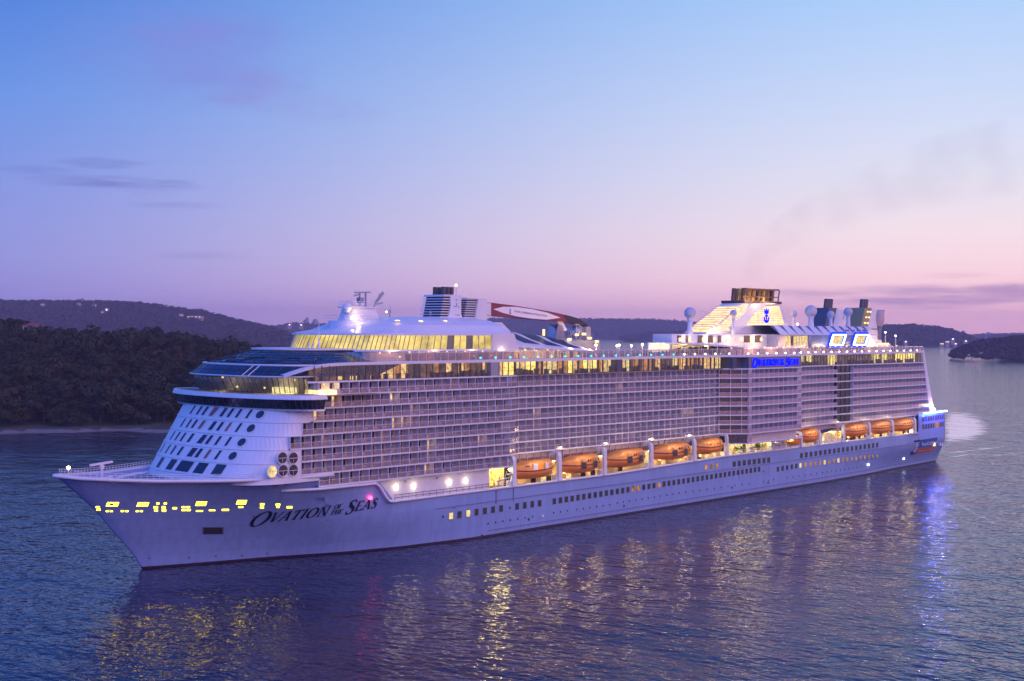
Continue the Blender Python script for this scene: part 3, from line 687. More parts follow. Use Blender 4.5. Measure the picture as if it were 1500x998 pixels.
# --- ship's name: heavy italic roman capitals cut from strokes
def ell(cx, cy, rx, ry, wx, wy, n=22):
    o = [(cx+rx*math.cos(t), cy+ry*math.sin(t)) for t in [6.2832*k/n for k in range(n+1)]]
    i = [(cx+(rx-wx)*math.cos(t), cy+(ry-wy)*math.sin(t)) for t in [6.2832*k/n for k in range(n+1)]]
    return [[o[k], o[k+1], i[k+1], i[k]] for k in range(n)]
def st(a, b, wv, hor=False):
    if hor: return [[(a[0], a[1]-wv/2), (b[0], b[1]-wv/2), (b[0], b[1]+wv/2), (a[0], a[1]+wv/2)]]
    return [[(a[0]-wv/2, a[1]), (a[0]+wv/2, a[1]), (b[0]+wv/2, b[1]), (b[0]-wv/2, b[1])]]
def ser(x, y, wv=.30, t=.05): return st((x-wv/2, y), (x+wv/2, y), t, True)
def curve(pts, ws):
    q = []
    for k in range(len(pts)-1):
        (x0, y0), (x1, y1) = pts[k], pts[k+1]; d = math.hypot(x1-x0, y1-y0) or 1; nx, ny = -(y1-y0)/d, (x1-x0)/d
        w0, w1 = ws[k]/2, ws[k+1]/2
        q.append([(x0-nx*w0, y0-ny*w0), (x1-nx*w1, y1-ny*w1), (x1+nx*w1, y1+ny*w1), (x0+nx*w0, y0+ny*w0)])
    return q
TK, TN = .155, .06
GL = {
 'O': (.98, ell(.46, .5, .46, .52, .17, .06)),
 'V': (.86, st((.12, 1), (.42, 0), TK)+st((.74, 1), (.44, 0), TN)+ser(.14, .975)+ser(.74, .975, .24)),
 'A': (.86, st((.08, 0), (.40, 1), TN)+st((.70, 0), (.42, 1), TK)+st((.2, .34), (.6, .34), TN, True)+ser(.08, .025, .24)+ser(.70, .025)),
 'T': (.80, st((.38, 0), (.38, 1), TK)+st((.02, .965), (.74, .965), .07, True)+st((.04, .78), (.04, .97), .05)+st((.72, .78), (.72, .97), .05)+ser(.38, .025)),
 'I': (.42, st((.18, 0), (.18, 1), TK)+ser(.18, .025)+ser(.18, .975)),
 'N': (.98, st((.14, 0), (.14, 1), TN)+st((.14, 1), (.76, 0), TK)+st((.78, 0), (.78, 1), TN)+ser(.14, .025, .24)+ser(.12, .975, .24)+ser(.78, .975, .24)),
 'F': (.68, st((.16, 0), (.16, 1), TK)+st((.16, .965), (.60, .965), .07, True)+st((.16, .52), (.48, .52), .06, True)+ser(.16, .025)+st((.59, .78), (.59, .97), .05)),
 'H': (.92, st((.16, 0), (.16, 1), TK)+st((.70, 0), (.70, 1), TK)+st((.16, .5), (.70, .5), TN, True)+ser(.16, .025)+ser(.16, .975)+ser(.7, .025)+ser(.7, .975)),
 'E': (.72, st((.16, 0), (.16, 1), TK)+st((.16, .965), (.60, .965), .07, True)+st((.16, .52), (.48, .52), .06, True)+st((.16, .035), (.64, .035), .07, True)+st((.59, .78), (.59, .97), .05)+st((.63, .03), (.63, .24), .05)),
 'S': (.66, curve([(.52, .80), (.44, .94), (.28, .98), (.13, .90), (.11, .74), (.22, .60), (.42, .46), (.52, .30), (.46, .10), (.28, .02), (.12, .07), (.07, .24)], [.05, .06, .07, .12, .16, .18, .18, .16, .10, .06, .06, .05])),
}
def lettering(name, put, m, parent, shear=.28, dry=False, fat=((0, 0),)):
    """OVATION OF THE SEAS; put(a,b) maps letter space (capital height 1) to a point"""
    mb = MB(); x = 0.
    def glyph(ch, x, s, y0=0.):
        adv, polys = GL[ch]
        for p in (() if dry else polys):
            for fa, fb in fat: mb.face([put(x+(q[0]+shear*q[1])*s+fa, y0+q[1]*s+fb) for q in p])
        return adv*s
    x += glyph('O', x, 1.5, -.28)+.02
    for ch in 'VATION': x += glyph(ch, x, 1.0)+.03
    x += .22; xs = x
    for ch in 'OF': xs += glyph(ch, xs+.18, .46, .56)+.02
    xs2 = x
    for ch in 'THE': xs2 += glyph(ch, xs2, .46, .0)+.02
    x = max(xs, xs2)+.22
    x += glyph('S', x, 1.45, -.22)+.03
    for ch in 'EAS': x += glyph(ch, x, 1.0)+.03
    return x if dry else (mb.build(name, m, parent, recalc=False), x)
LW = lettering('measure', None, None, None, dry=True)   # length of the whole line in capital heights
xa, za = hullpx(362, 769); xb, zb_ = hullpx(551, 744)
def put_hull(a, b):
    t = a/LW; x = lerp(xa, xb, t); z = lerp(za, zb_, t)+b*2.1
    return (x, hullw(x, z)+.14, z)
_, ln = lettering('ship_name', put_hull, NAVY, SHIP, fat=((-.02, 0), (.025, .01)))
# --- hull windows and portholes
HW_OFF = .035
def hull_win(x, z, wd, ht, m, nm='hull_window', glassm=DKGLASS):
    mb = MB()
    y0, y1 = hullw(x-wd/2, z)+HW_OFF, hullw(x+wd/2, z)+HW_OFF
    e = .09
    mb.face([(x-wd/2-e, y0, z-ht/2-e), (x+wd/2+e, y1, z-ht/2-e), (x+wd/2+e, y1, z+ht/2+e), (x-wd/2-e, y0, z+ht/2+e)], 1)
    mb.face([(x-wd/2, y0+.02, z-ht/2), (x+wd/2, y1+.02, z-ht/2), (x+wd/2, y1+.02, z+ht/2), (x-wd/2, y0+.02, z+ht/2)], 0)
    return mb.build(nm, [m, SEAM], SHIP, recalc=False)
def row(u0, v0, u1, v1, n, ht, lit=(), litm=YEL2, m=DKGLASS, wd=1.2):
    a, za_ = hullpx(u0, v0); b, zb2 = hullpx(u1, v1)
    for k in range(n):
        t = k/(n-1) if n > 1 else 0; x = lerp(a, b, t); hull_win(x, lerp(za_, zb2, t), wd, ht, litm if k in lit else m)
row(660.5, 756, 734, 745, 7, 1.45, (0, 2))
row(757.5, 742, 790.5, 737.3, 4, 1.45)
row(812, 734.5, 1112, 687.5, 42, 1.35, (14, 15, 19), AMBER)
row(1139.5, 687.5, 1166.5, 683, 5, 1.35)
PINKW = glow('curtained_lit_window', (1.0, .50, .28), .42, .5, 1.0)
row(1172.5, 682, 1284.5, 667, 18, 1.35, (0, 5, 8), YEL2, PINKW, 1.3)
row(1034, 684.5, 1050, 682, 3, 1.25, (0, 1, 2), AMBER)
row(1075.5, 680, 1126, 674, 8, 1.45, (), AMBER, DKGLASS, 1.5)
row(1174, 667.5, 1285, 652, 18, 1.45, (), AMBER, DKGLASS, 1.5)
def porth(u, v, r=.24):
    x, z = hullpx(u, v); y = hullw(x, z)+.05; mb = MB()
    mb.face([(x+r*math.cos(a), y, z+r*math.sin(a)) for a in [6.2832*k/8 for k in range(8)]]); mb.build('porthole', DKGLASS, SHIP, recalc=False)
for u0, v0, u1, v1, n_ in ((715, 767, 780, 757, 7), (811, 751.5, 831, 748.5, 3), (845, 746.5, 893, 739.5, 6), (904, 737, 1004, 721, 12), (1015, 720, 1097, 708.5, 9), (1118, 706, 1133, 703, 3), (1153, 700, 1205, 692.5, 7), (1212, 691.5, 1262, 683.5, 9)):
    for k in range(n_): porth(lerp(u0, u1, k/(n_-1)), lerp(v0, v1, k/(n_-1)))
porth(649, 757, .3); porth(747, 744, .3); porth(1118, 691, .3)
for u, v in ((774.5, 761), (914, 741.5), (1072, 714.5), (1125, 707.5), (706, 785)): porth(u, v, .36)
for u, v in ((794, 756), (1323.5, 672), (1272, 681)):
    x, z = hullpx(u, v); mb = MB(); mb.box(x-.35, x+.35, hullw(x, z)-.1, hullw(x, z)+.3, z-.25, z+.25); mb.build('draught_light', LAMPC if u > 1000 else WHITE, SHIP)

# ------------------------------------------------------------------ superstructure
DK = [36.64-2.633*k for k in range(9)]          # cabin deck levels, DK[0] top .. DK[8] lowest
def outline(xn, hb, xe, xb, n=2.5, m=14):
    """plan loop: rounded front, straight sides, flat back"""
    pts = []
    for k in range(-m, m+1):
        t = k/m*math.pi/2; pts.append((xe-(xe-xn)*abs(math.cos(t))**(2/n), hb*math.copysign(abs(math.sin(t))**(2/n), t)))
    return [(xb, -hb)]+pts+[(xb, hb)]
# white sloping front
START = [46.0, 46.6, 44.6, 41.9, 38.8, 41.6, 41.6, 46.2]
def fr(z):
    return (27.2+.71*(z-18), 20.65, 40+.45*(z-18))
def frontp(z, ph, off=.0):
    xn, hb, xe = fr(z); t = ph*math.pi/2; n = 2.6
    x = xe-(xe-xn)*math.cos(t)**(2/n); y = hb*math.copysign(abs(math.sin(t))**(2/n), t)
    return (x-off*math.cos(t)**.5, y+off*math.sin(t), z)
def fring(z, xs):
    xn, hb, xe = fr(z); n = 2.6
    tm = 1.0 if xs >= xe else math.acos(max(0, ((xe-xs)/(xe-xn)))**(n/2))/(math.pi/2)
    pts = [frontp(z, -tm+2*tm*k/36) for k in range(37)]
    xs = max(xs, pts[-1][0]+.02)
    return [(50, -18.5, z), (xs, -18.5, z), (xs, pts[0][1], z)]+pts+[(xs, pts[-1][1], z), (xs, 18.5, z), (50, 18.5, z)]
zs = [16.8]+[DK[k] for k in (7, 6, 5, 4, 3)]+[31.6]
mb = MB(); rings = []
for k, (za_, zb2) in zip((7, 6, 5, 4, 3, 2), zip(zs, zs[1:])):
    rings += [fring(za_+.01, START[k]), fring(zb2-.01, START[k])]
mb.loft(rings, 0, True, False, True)
mb.build('front_house', WHITE, SHIP, smooth=False)
mb = MB()
for z in zs[1:-1]:
    xn, hb, xe = fr(z); mb.tube([frontp(z-.1, -.97+1.94*k/36, .03) for k in range(37)], .12, 5)
mb.build('front_ledge', WHITE, SHIP)
def px_of(p):
    dx_, dy_ = p[0]-CX, p[1]-CY; D = dx_*C_-dy_*S_; return 750+F_PX*(dx_*S_+dy_*C_)/D
def phi_at(z, u):
    lo, hi = -.55, .999
    for _ in range(40):
        md = (lo+hi)/2
        if px_of(frontp(z, md)) < u: lo = md
        else: hi = md
    return lo
def front_win(z, ph, hw, hh, m, lean=.0, nm='front_window'):
    n = 4; mb = MB()
    for (e, off, mi_) in ((.12, .05, 1), (0, .09, 0)):
        a, b = ph-(hw+e)/26, ph+(hw+e)/26
        mb.face([frontp(z-hh-e, a, off), frontp(z-hh-e, b, off), frontp(z+hh+e, b+.008, off), frontp(z+hh+e, a+.008, off)], mi_)
    mb.build(nm, [m, WHITE], SHIP, recalc=False)
BLUEG = mat('front_window_glass', (.015, .03, .06), .08, var=.3, spec=.7)
CURT = mat('front_window_curtain', (.30, .12, .10), .5)
WR = [(DK[3]+1.45, [283, 292.6, 301, 312.5, 327.7, 338, 350, 365], 381.7), (DK[4]+1.4, [269, 277.5, 285.5, 296, 312, 323, 335, 350], 368.5), (DK[5]+1.35, [254, 261, 269, 280, 297, 307, 320, 335], 355), (DK[6]+1.35, [239.5, 247, 255, 265, 281, 292, 305, 320], 342)]
for k, (z, us, uc) in enumerate(WR):
    for j, u in enumerate(us):
        front_win(z, phi_at(z, u), .30, .85, CURT if (k, j) in ((0, 3), (1, 3), (1, 6), (3, 6)) else BLUEG)
    ph = phi_at(z, uc); mb = MB(); c = Vector(frontp(z, ph, .09)); ex = (Vector(frontp(z, ph+.02))-Vector(frontp(z, ph-.02))).normalized(); ez = (Vector(frontp(z+.3, ph))-Vector(frontp(z-.3, ph))).normalized()
    for rr_, o_, mi_ in ((1.12, 0, 1), (.92, .04, 0)): mb.face([tuple(c+(ex*math.cos(a)+ez*math.sin(a))*rr_+Vector((-.3, .9, 0))*o_) for a in [6.2832*q/20 for q in range(20)]], mi_)
    mb.build('round_window', [BLUEG, WHITE], SHIP, recalc=False)
z = DK[7]+1.3
for u, hw in ((222.5, .62), (236, .7), (252, .8), (270.5, .95), (295, 1.1), (321, 1.2)): front_win(z, phi_at(z, u), hw, 1.0, BLUEG)
# round balcony openings in the white shell
for u, v, lit in ((414, 671, 0), (430, 671, 0), (415, 689.5, 0), (430, 689, 0), (399, 691, 1)):
    x, zz = atY(u, v, 20.9); mb = MB()
    for r_, y_, mi_ in ((1.28, 20.86, 1), (1.1, 20.9, 0)): mb.face([(x+r_*math.cos(a), y_, zz+r_*math.sin(a)) for a in [6.2832*q/20 for q in range(20)]], mi_)
    mb.box(x-1.05, x+1.05, 20.91, 20.95, zz-.08, zz+.02, 1); mb.box(x-.03, x+.03, 20.91, 20.95, zz-1.05, zz, 1)
    mb.build('round_balcony_opening', [YEL2 if lit else DOOR, WHITE], SHIP, recalc=False)

# --- cabin block core and balconies along the port side
def face_y(x):
    return itp(x, [(44, 20.7), (103.4, 20.7), (107.6, 19.2), (192.5, 19.0), (199.6, 24.4), (228.6, 24.4), (230.6, 22.4), (233, 20.6), (246, 19.6), (323, 19.4)])
BK = 1.75
core = [(46, -20.5), (46, 18.9), (103, 18.9), (108, 17.4), (192, 17.3), (199.6, 22.6), (228.6, 22.6), (234, 18.3), (246, 17.8), (322, 17.6), (322, -20.5)]
mb = MB(); mb.prism(core, 15.5, 36.7); mb.build('cabin_block', CORE, SHIP)
mb = MB(); mb.prism([(46, -20), (46, 17.4), (103, 17.4), (195, 17.0), (199.6, 20), (228, 20), (234, 17), (320, 16.8), (320, -20)], 36.7, 40.0)
mb.build('lido_core', CORE, SHIP)
mb = MB(); mb.prism([(62, -20.4), (62, 16.5), (104, 16.5), (316, 16.2), (316, -20.4)], 9.6, 15.5); mb.build('promenade_inner_house', CORE, SHIP)
mb = MB(); mb.prism([(46, 20.4), (46, -20.4), (62, -20.4), (62, 20.4)], 14.9, 15.45); mb.build('lower_cabin_floor', WHITE, SHIP)
# row starts (where the white shell ends) per deck row k: floor DK[k+1], ceiling DK[k]
def rowspan(k):
    x0 = START[k]; return x0, 322.5 - .0
def poly_pts(x0, x1):
    xs = [x0]+[x for x in (103.4, 107.6, 192.5, 199.6, 228.6, 230.6, 233, 246) if x0 < x < x1]+[x1]
    return xs
def aft_end(z): return 320.3+(41-z)*.33
for k in range(9):
    z = DK[k]; x0 = START[max(0, k-1)] if k > 0 else 43.0; x1 = aft_end(z)
    if k == 8: spans = [(46, 103.5), (199.2, 229)]
    else: spans = [(x0, x1)]
    mb = MB()
    for a, b in spans:
        xs = poly_pts(a, b)
        top = [(x, face_y(x)+.05, z+.17) for x in xs]; bot = [(x, face_y(x)+.05, z-.17) for x in xs]
        ti = [(x, face_y(x)-BK-.1, z+.17) for x in xs]; bi = [(x, face_y(x)-BK-.1, z-.17) for x in xs]
        mb.loft([bi, bot, top, ti], 0, closed=False)
    mb.build('deck_edge', WHITE, SHIP)
BW = 2.67
def balcony_mesh(mb, x0, x1, z0, z1, style, lit=0, q=None):
    """one cabin balcony between x0..x1, floor z0, ceiling z1; style 0 glass rail, 1 solid parapet"""
    q = q or R
    ya, yb = face_y(x0), face_y(x1)
    d = Vector((x1-x0, yb-ya, 0)); ln_ = d.length; d.normalize(); nrm = Vector((-d.y, d.x, 0))
    if nrm.y < 0: nrm = -nrm
    o = Vector((x0, ya, 0))
    def P(a, b, z): p = o+d*a+nrm*b; return (p.x, p.y, z)
    a0, a1 = z0+.18, z1-.18
    mb.face([P(0, -BK+.06, a0), P(ln_, -BK+.06, a0), P(ln_, -BK+.06, a1), P(0, -BK+.06, a1)], 0)           # back wall
    s = q.uniform(.05, .18)*ln_
    m_ = {0: 1, 1: 5, 2: 6, 3: 7}[lit]
    mb.face([P(s, -BK+.1, a0+.05), P(s+ln_*.66, -BK+.1, a0+.05), P(s+ln_*.66, -BK+.1, a1-.2), P(s, -BK+.1, a1-.2)], m_)  # door
    mb.face([P(0, -BK+.08, a0), P(0, -.08, a0), P(0, -.08, a1), P(0, -BK+.08, a1)], 2)                   # partition
    mb.face([P(-.05, -.01, a0), P(.09, -.01, a0), P(.09, -.01, a1), P(-.05, -.01, a1)], 2)
    if style == 0:
        mb.face([P(.1, -.04, a0), P(ln_-.02, -.04, a0), P(ln_-.02, -.04, z0+1.14), P(.1, -.04, z0+1.14)], 3)
        mb.face([P(0, -.03, z0+1.14), P(ln_, -.03, z0+1.14), P(ln_, -.03, z0+1.21), P(0, -.03, z0+1.21)], 2)
    else:
        mb.face([P(0, -.02, a0), P(ln_, -.02, a0), P(ln_, -.02, z0+1.32), P(0, -.02, z0+1.32)], 4)
    if q.random() < .35 and style == 0:      # a lounger or table on the balcony
        a = q.uniform(.3, ln_-1.3); i = P(a, -1.1, a0); j = P(a+.9, -1.1, a0)
        mb.beam((i[0], i[1], z0+.5), (j[0], j[1], z0+.5), .5, .5, 2)
BMATS = [CORE, DOOR, PART, RAILG, PARAPET, WARM, YEL2, glow('curtained_cabin', (1.0, .55, .38), .28, .5)]
LITB = {}; LQ = random.Random(77)
for u, v, kk in ((447, 556, 1), (453, 556, 1), (491, 583, 1), (497, 583, 1), (572, 579, 2), (576, 616, 1), (600, 616, 1), (626, 651, 2), (634, 651, 1), (700, 645, 1), (626, 687, 1), (782, 603, 1), (442, 628, 2), (466, 612, 1), (1002, 602, 2), (1010, 602, 1), (910, 566, 1), (450, 607, 1)):
    LITB[(u, v)] = kk
allb = []
for k in range(8):
    z1, z0 = DK[k], DK[k+1]; x = START[k]; xe = aft_end(z0)-.6
    xs_ = []
    while x < xe-1.2:
        nx = x+BW
        for brk in (103.4, 107.6, 192.5, 199.6, 228.6, 230.6, 233, 246):
            if x < brk-.3 and nx > brk-.3: nx = brk if nx-brk < 1.6 or brk-x > .9 else nx
        nx = min(nx, xe); xs_.append((x, nx)); x = nx
    for a, b in xs_:
        if k == 7 and not (b < 103.6): continue
        allb.append((k, a, b, z0, z1))
def is_lit(a, b, z0):
    for (u, v), kk in LITB.items():
        x, z = atY(u, v, face_y((a+b)/2)-.3)
        if a <= x < b and z0 <= z < z0+2.633: return kk
    return 3 if LQ.random() < .05 else 0
fwd = sorted([t for t in allb if t[1] < 103], key=lambda t: (t[1]))
first100 = fwd[:100]; rest_ = fwd[100:]+[t for t in allb if t[1] >= 103]
stdm = {}
for t in first100:
    lit = is_lit(t[1], t[2], t[3]); full = abs((t[2]-t[1])-BW) < .01 and t[1] >= 46 and face_y(t[1]) == face_y(t[2])
    key = (lit, R.randrange(4))
    if full and key in stdm:
        src, sx, sz = stdm[key]; o = src.copy(); COL.objects.link(o); o.location = (t[1]-sx+src.location.x, src.location.y, t[3]-sz+src.location.z)
        continue
    mb = MB(); balcony_mesh(mb, *t[1:], 0, lit); o = mb.build('balcony', BMATS, SHIP, recalc=False)
    if full: stdm[key] = (o, t[1], t[3])
mb = MB()
for t in rest_:
    if 259 < t[1] < 268: continue
    balcony_mesh(mb, *t[1:], 1 if t[1] > 199 else 0, is_lit(t[1], t[2], t[3]))
mb.build('balcony_rows', BMATS, SHIP, recalc=False, kind='stuff')
# dark glazed stair bays between the cabin blocks
mb = MB(); ym = .02
for (xa_, xb_) in ((193.0, 199.3),):
    pa, pb = (xa_, face_y(xa_)-.35), (xb_, face_y(xb_)-.35)
    for k in range(8):
        z1, z0 = DK[k]-.17, DK[k+1]+.17
        mb.face([(pa[0], pa[1], z0), (pb[0], pb[1], z0), (pb[0], pb[1], z1), (pa[0], pa[1], z1)], 0)
    for j in range(4):
        t = j/3; p = (lerp(pa[0], pb[0], t), lerp(pa[1], pb[1], t)+.06); mb.box(p[0]-.06, p[0]+.06, p[1]-.04, p[1]+.04, 15.6, 40.0, 1)
mb.face([(199.4, 24.38, 15.5), (201.2, 24.42, 15.5), (201.2, 24.42, 36.5), (199.4, 24.38, 36.5)], 2)
mb.build('glazed_bay', [DKGLASS, MULL, PARAPET], SHIP, recalc=False)
mb = MB()
for k in range(7):
    z1, z0 = DK[k]-.17, DK[k+1]+.17
    mb.face([(259.2, 19.15, z0), (268.2, 19.1, z0), (268.2, 19.1, z1), (259.2, 19.15, z1)], 0)
for x in (259.2, 262.2, 265.2, 268.2): mb.box(x-.06, x+.06, 19.15, 19.25, DK[7], DK[0], 1)
mb.build('glazed_bay', [DKGLASS, MULL], SHIP, recalc=False)
# underside of the wide block
mb = MB(); mb.prism([(196, 16), (196, 21.6), (199.6, 24.3), (228.6, 24.3), (234, 20.4), (234, 16)], 15.2, 15.5); mb.build('block_underside', WHITE, SHIP)
# white slanting stern frame
mb = MB()
za_, zb2 = 41.2, 18.6
P = [(aft_end(za_)-.3, 19.5, za_), (aft_end(za_)+1.2, 19.5, za_), (aft_end(zb2)+2.2, 19.5, zb2), (aft_end(zb2)-1.4, 19.5, zb2)]
for s in (1, -1): mb.loft([P if s > 0 else [(p[0], -19.5, p[2]) for p in P], [(p[0], s*17.0, p[2]) for p in P]], 0, True, True, True)
mb.build('stern_frame', WHITE, SHIP)
# ------------------------------------------------------------------ bridge and solarium
def oring(xn, hb, xe, xb, z, n=2.5): return [(p[0], p[1], z) for p in outline(xn, hb, xe, xb, n, 16)]
mb = MB()
mb.loft([oring(36.6, 23.6, 44.2, 45.2, 31.0, 2.1), oring(36.1, 23.5, 44.0, 45.4, 31.35, 2.1)], 0, True, True, True)
mb.loft([oring(35.1, 23.9, 43.6, 45.4, 33.25, 2.1), oring(34.8, 24.0, 43.4, 45.6, 33.35, 2.1), oring(35.2, 23.85, 43.7, 45.4, 34.2, 2.1), oring(35.6, 23.5, 44.0, 45.2, 34.22, 2.1), oring(35.6, 23.5, 44.0, 45.2, 34.0, 2.1)], 0, True, True, True)
BR = mb.build('bridge', WHITE, SHIP)
mb = MB(); mb.loft([oring(36.3, 23.35, 44.2, 45.2, 31.36, 2.1), oring(35.4, 23.7, 43.8, 45.3, 33.24, 2.1)], 0, True)
bw = mb.build('bridge_window', DKGLASS, BR, recalc=True)
mb = MB()
o1, o2 = outline(36.26, 23.39, 44.2, 45.2, 2.1, 16), outline(35.36, 23.74, 43.8, 45.3, 2.1, 16)
for k in range(1, len(o1)-1):
    mb = MB(); mb.beam((o1[k][0], o1[k][1], 31.36), (o2[k][0], o2[k][1], 33.24), .12, .12); mb.build('bridge_mullion', MULL, BR)
# terrace floor and glowing bar behind the glass
mb = MB(); mb.prism(outline(36.2, 23.4, 44, 60, 2.1), 33.9, 34.06); mb.build('terrace_deck', TEAK, SHIP)
SOL0, SOL1, SOL2, SOL3 = (38.6, 17.2, 48, 64, 34.3, 2.6), (36.6, 18.6, 47, 64, 37.7, 2.6), (39.6, 18.6, 52, 70, 39.85, 2.6), (48, 11, 62, 74, 42.85, 2.4)
mb = MB(); mb.loft([oring(*SOL0[:5], SOL0[5]), oring(*SOL1[:5], SOL1[5])], 0, True); 
SG = mb.build('solarium_window', glass('solarium_side_glass', (.42, .50, .50), .10), SHIP)
mb = MB()
a_, b_ = outline(*SOL0[:4], SOL0[5], 16), outline(*SOL1[:4], SOL1[5], 16)
for k in range(1, len(a_)-1): mb = MB(); mb.beam((a_[k][0], a_[k][1], 34.3), (b_[k][0], b_[k][1], 37.7), .14, .14); mb.build('solarium_mullion', MULL, SG)
def glass_roof(name, A, B, nseg, parent, step):
    mb = MB(); a = oring(*A[:5], A[5]); b = oring(*B[:5], B[5]); rings = []
    for t in [k/nseg for k in range(nseg+1)]: rings.append([tuple(lerp(p[i], q_[i], t) for i in range(3)) for p, q_ in zip(a, b)])
    mb.loft(rings, 0, True)
    o = mb.build(name, BLGLASS, parent)
    mb = MB()
    for r in rings[1:-1]: mb.tube([(p[0], p[1], p[2]+.04) for p in r[1:-1]], .06, 4)
    for k in range(1, len(a)-1, step): mb.tube([(a[k][0], a[k][1], a[k][2]+.05), (b[k][0], b[k][1], b[k][2]+.05)], .07, 4)
    mb.build('glazing_bar', MULL, o); return o
glass_roof('solarium_roof', SOL1, SOL2, 2, SHIP, 2)
g2 = glass_roof('skylight_roof', SOL2, SOL3, 6, SHIP, 2)
mb = MB()     # zig-zag shading blinds seen on the skylight
a, b = outline(*SOL2[:4], SOL2[5], 16), outline(*SOL3[:4], SOL3[5], 16)
pr = None
for k in range(3, 31):
    t = .22 if (k//3) % 2 else .5
    p = tuple(lerp(a[k][i], b[k][i], t) for i in (0, 1))+(lerp(39.85, 42.85, t)+.1,)
    if pr: mb.beam(pr, p, .35, .12)
    pr = p
mb.build('roof_gutter', DARK, g2)
mb = MB()
mb.tube([(p[0], p[1], 37.7) for p in outline(*SOL1[:4], SOL1[5], 16)[1:-1]], .16, 6); mb.tube([(p[0], p[1], 39.88) for p in outline(*SOL2[:4], SOL2[5], 16)[1:-1]], .26, 6)
for k in (20, 21): mb.tube([(a[k][0], a[k][1], 39.95), tuple(lerp(outline(*SOL1[:4], SOL1[5], 16)[k][i], 0, 0) for i in (0, 1))+(37.8,)], .1, 5)
mb.build('solarium_eave', WHITE, SHIP)
mb = MB(); mb.prism([(lerp(p[0], 60, .0), p[1]) for p in outline(47.6, 11.6, 62, 80, 2.4)], 42.85, 43.2)
for x, y in ((56, 5), (58, 4), (62, 4)): mb.tube([(x, y, 43.1), (x, y, 44.4)], .16, 6)
mb.tube([(59.5, 4, 43.1), (59.5, 4, 45.2), (59.5, 4, 50.2)], [.25, .12, .04], 6)
mb.build('skylight_cap', WHITE, SHIP)
# warm bar and people-height clutter inside the solarium, seen through its glass
mb = MB(); mb.box(44, 47, 8, 13.5, 34.1, 35.3); mb.box(46, 50, 16.2, 21.5, 34.1, 35.0); mb.build('lit_bar', glow('bar_glow', (1.0, .72, .30), 2.6, .6, .9), SHIP)
mb = MB(); mb.prism(outline(47, 13, 54, 63, 2.5), 34.06, 39); mb.build('solarium_core', mat('solarium_core_wall', (.22, .20, .20), .6), SHIP)
for k, (x, y) in enumerate(((42, 8), (45, 14), (41, 0), (43, -8), (52, 17), (47, 17))):
    mb = MB(); mb.lathe([(.05, -.25), (.25, -.1), (.28, .1), (.05, .25)], (x, y, 36.9 if k % 2 else 35.2), 8); mb.build('terrace_lamp', LAMPS, SHIP)
point('solarium_light', (43, 10, 36.6), 500, parent=SHIP); point('solarium_light', (49, 19, 36.3), 420, parent=SHIP); point('solarium_light', (43, -8, 36.5), 300, parent=SHIP)
# swooping white beam from the solarium eave into the deck ledge
mb = MB()
sw = [(40.2, 16.6, 37.75), (41.6, 18.2, 38.5), (43.4, 19.4, 39.2), (46.5, 20.2, 39.85), (50, 20.5, 40.1), (54, 20.55, 40.2), (70, 20.5, 40.25), (103.4, 20.4, 40.2), (107.6, 20.1, 40.2), (192.5, 20, 40.3), (199.6, 24.4, 40.3), (228.6, 24.4, 40.3), (232, 21, 40.3), (246, 20, 40.35), (321, 19.9, 40.4)]
up_ = [(p[0], p[1], p[2]+.3) for p in sw]; dn = [(p[0], p[1], p[2]-.3) for p in sw]
mb.loft([[(p[0], p[1]-1.2, p[2]) for p in dn], dn, up_, [(p[0], p[1]-1.2, p[2]) for p in up_]], 0, closed=False); mb.build('upper_ledge', WHITE, SHIP)
# --- lido deck: curtain wall with lit rooms behind
def band(name, x0, x1, yf, z0, z1, choose, pw=1.95, depth=1.9, glassm=CLEAR, mul=.07):
    room = MB(); gl = MB(); ml = MB(); x = x0; k = 0
    mats = [CORE, WARM, AMBER, DIM, YEL, YEL2, DKGLASS, mat('furniture', (.10, .07, .06), .6)]
    while x < x1-.3:
        nx = min(x+pw, x1); ya, yb = yf(x), yf(nx); c = choose(k, x)
        room.face([(x, ya-depth, z0), (nx, yb-depth, z0), (nx, yb-depth, z1), (x, ya-depth, z1)], c)
        room.face([(x, ya-depth, z0), (nx, yb-depth, z0), (nx, yb-.1, z0), (x, ya-.1, z0)], 7)
        if R.random() < .6:
            a = lerp(x, nx, R.uniform(.05, .5)); room.box(a, a+R.uniform(.4, 1.3), ya-depth+.3, ya-.5, z0, z0+R.uniform(.7, 1.5), 7)
        if R.random() < .35 and c in (1, 2, 5): room.box(x+.1, x+R.uniform(.5, 1.0), ya-depth+.1, ya-depth+.2, z0, z1, 7)
        gl.face([(x, ya, z0), (nx, yb, z0), (nx, yb, z1), (x, ya, z1)])
        ml.box(x-mul, x+mul, ya-.12, ya+.06, z0, z1)
        x = nx; k += 1
    ml.beam((x0, yf(x0)+.02, z0+(z1-z0)*.34), (x1, yf(x1)+.02, z0+(z1-z0)*.34), .08, .06) if yf(x0) == yf(x1) else None
    rm = room.build(name+'_interior', mats, SHIP, recalc=False); g = gl.build(name+'_glass', glassm, rm, recalc=False); ml.build(name+'_mullion', MULL, rm); return rm
def ch1(k, x):
    if x < 54: return R.choice([3, 2, 3, 1])
    if x < 72: return R.choice([1, 2, 1, 5, 3])
    return R.choice([3, 3, 1, 6, 2, 6, 1])
z0, z1 = DK[0]+.18, 39.9
band('dining_band', 45.0, 96.6, lambda x: 20.45, z0, z1, ch1)
def ch2(k, x): return R.choice([4, 4, 5, 1, 4, 1, 2]) if x < 144 else R.choice([3, 2, 1, 5, 1, 3, 2])
mb = MB(); mb.box(96.6, 99.2, 17, 20.5, z0, z1); mb.build('grey_bulkhead', GREYM, SHIP)
band('buffet_band', 99.2, 144.0, lambda x: 20.0, z0, z1, ch2)
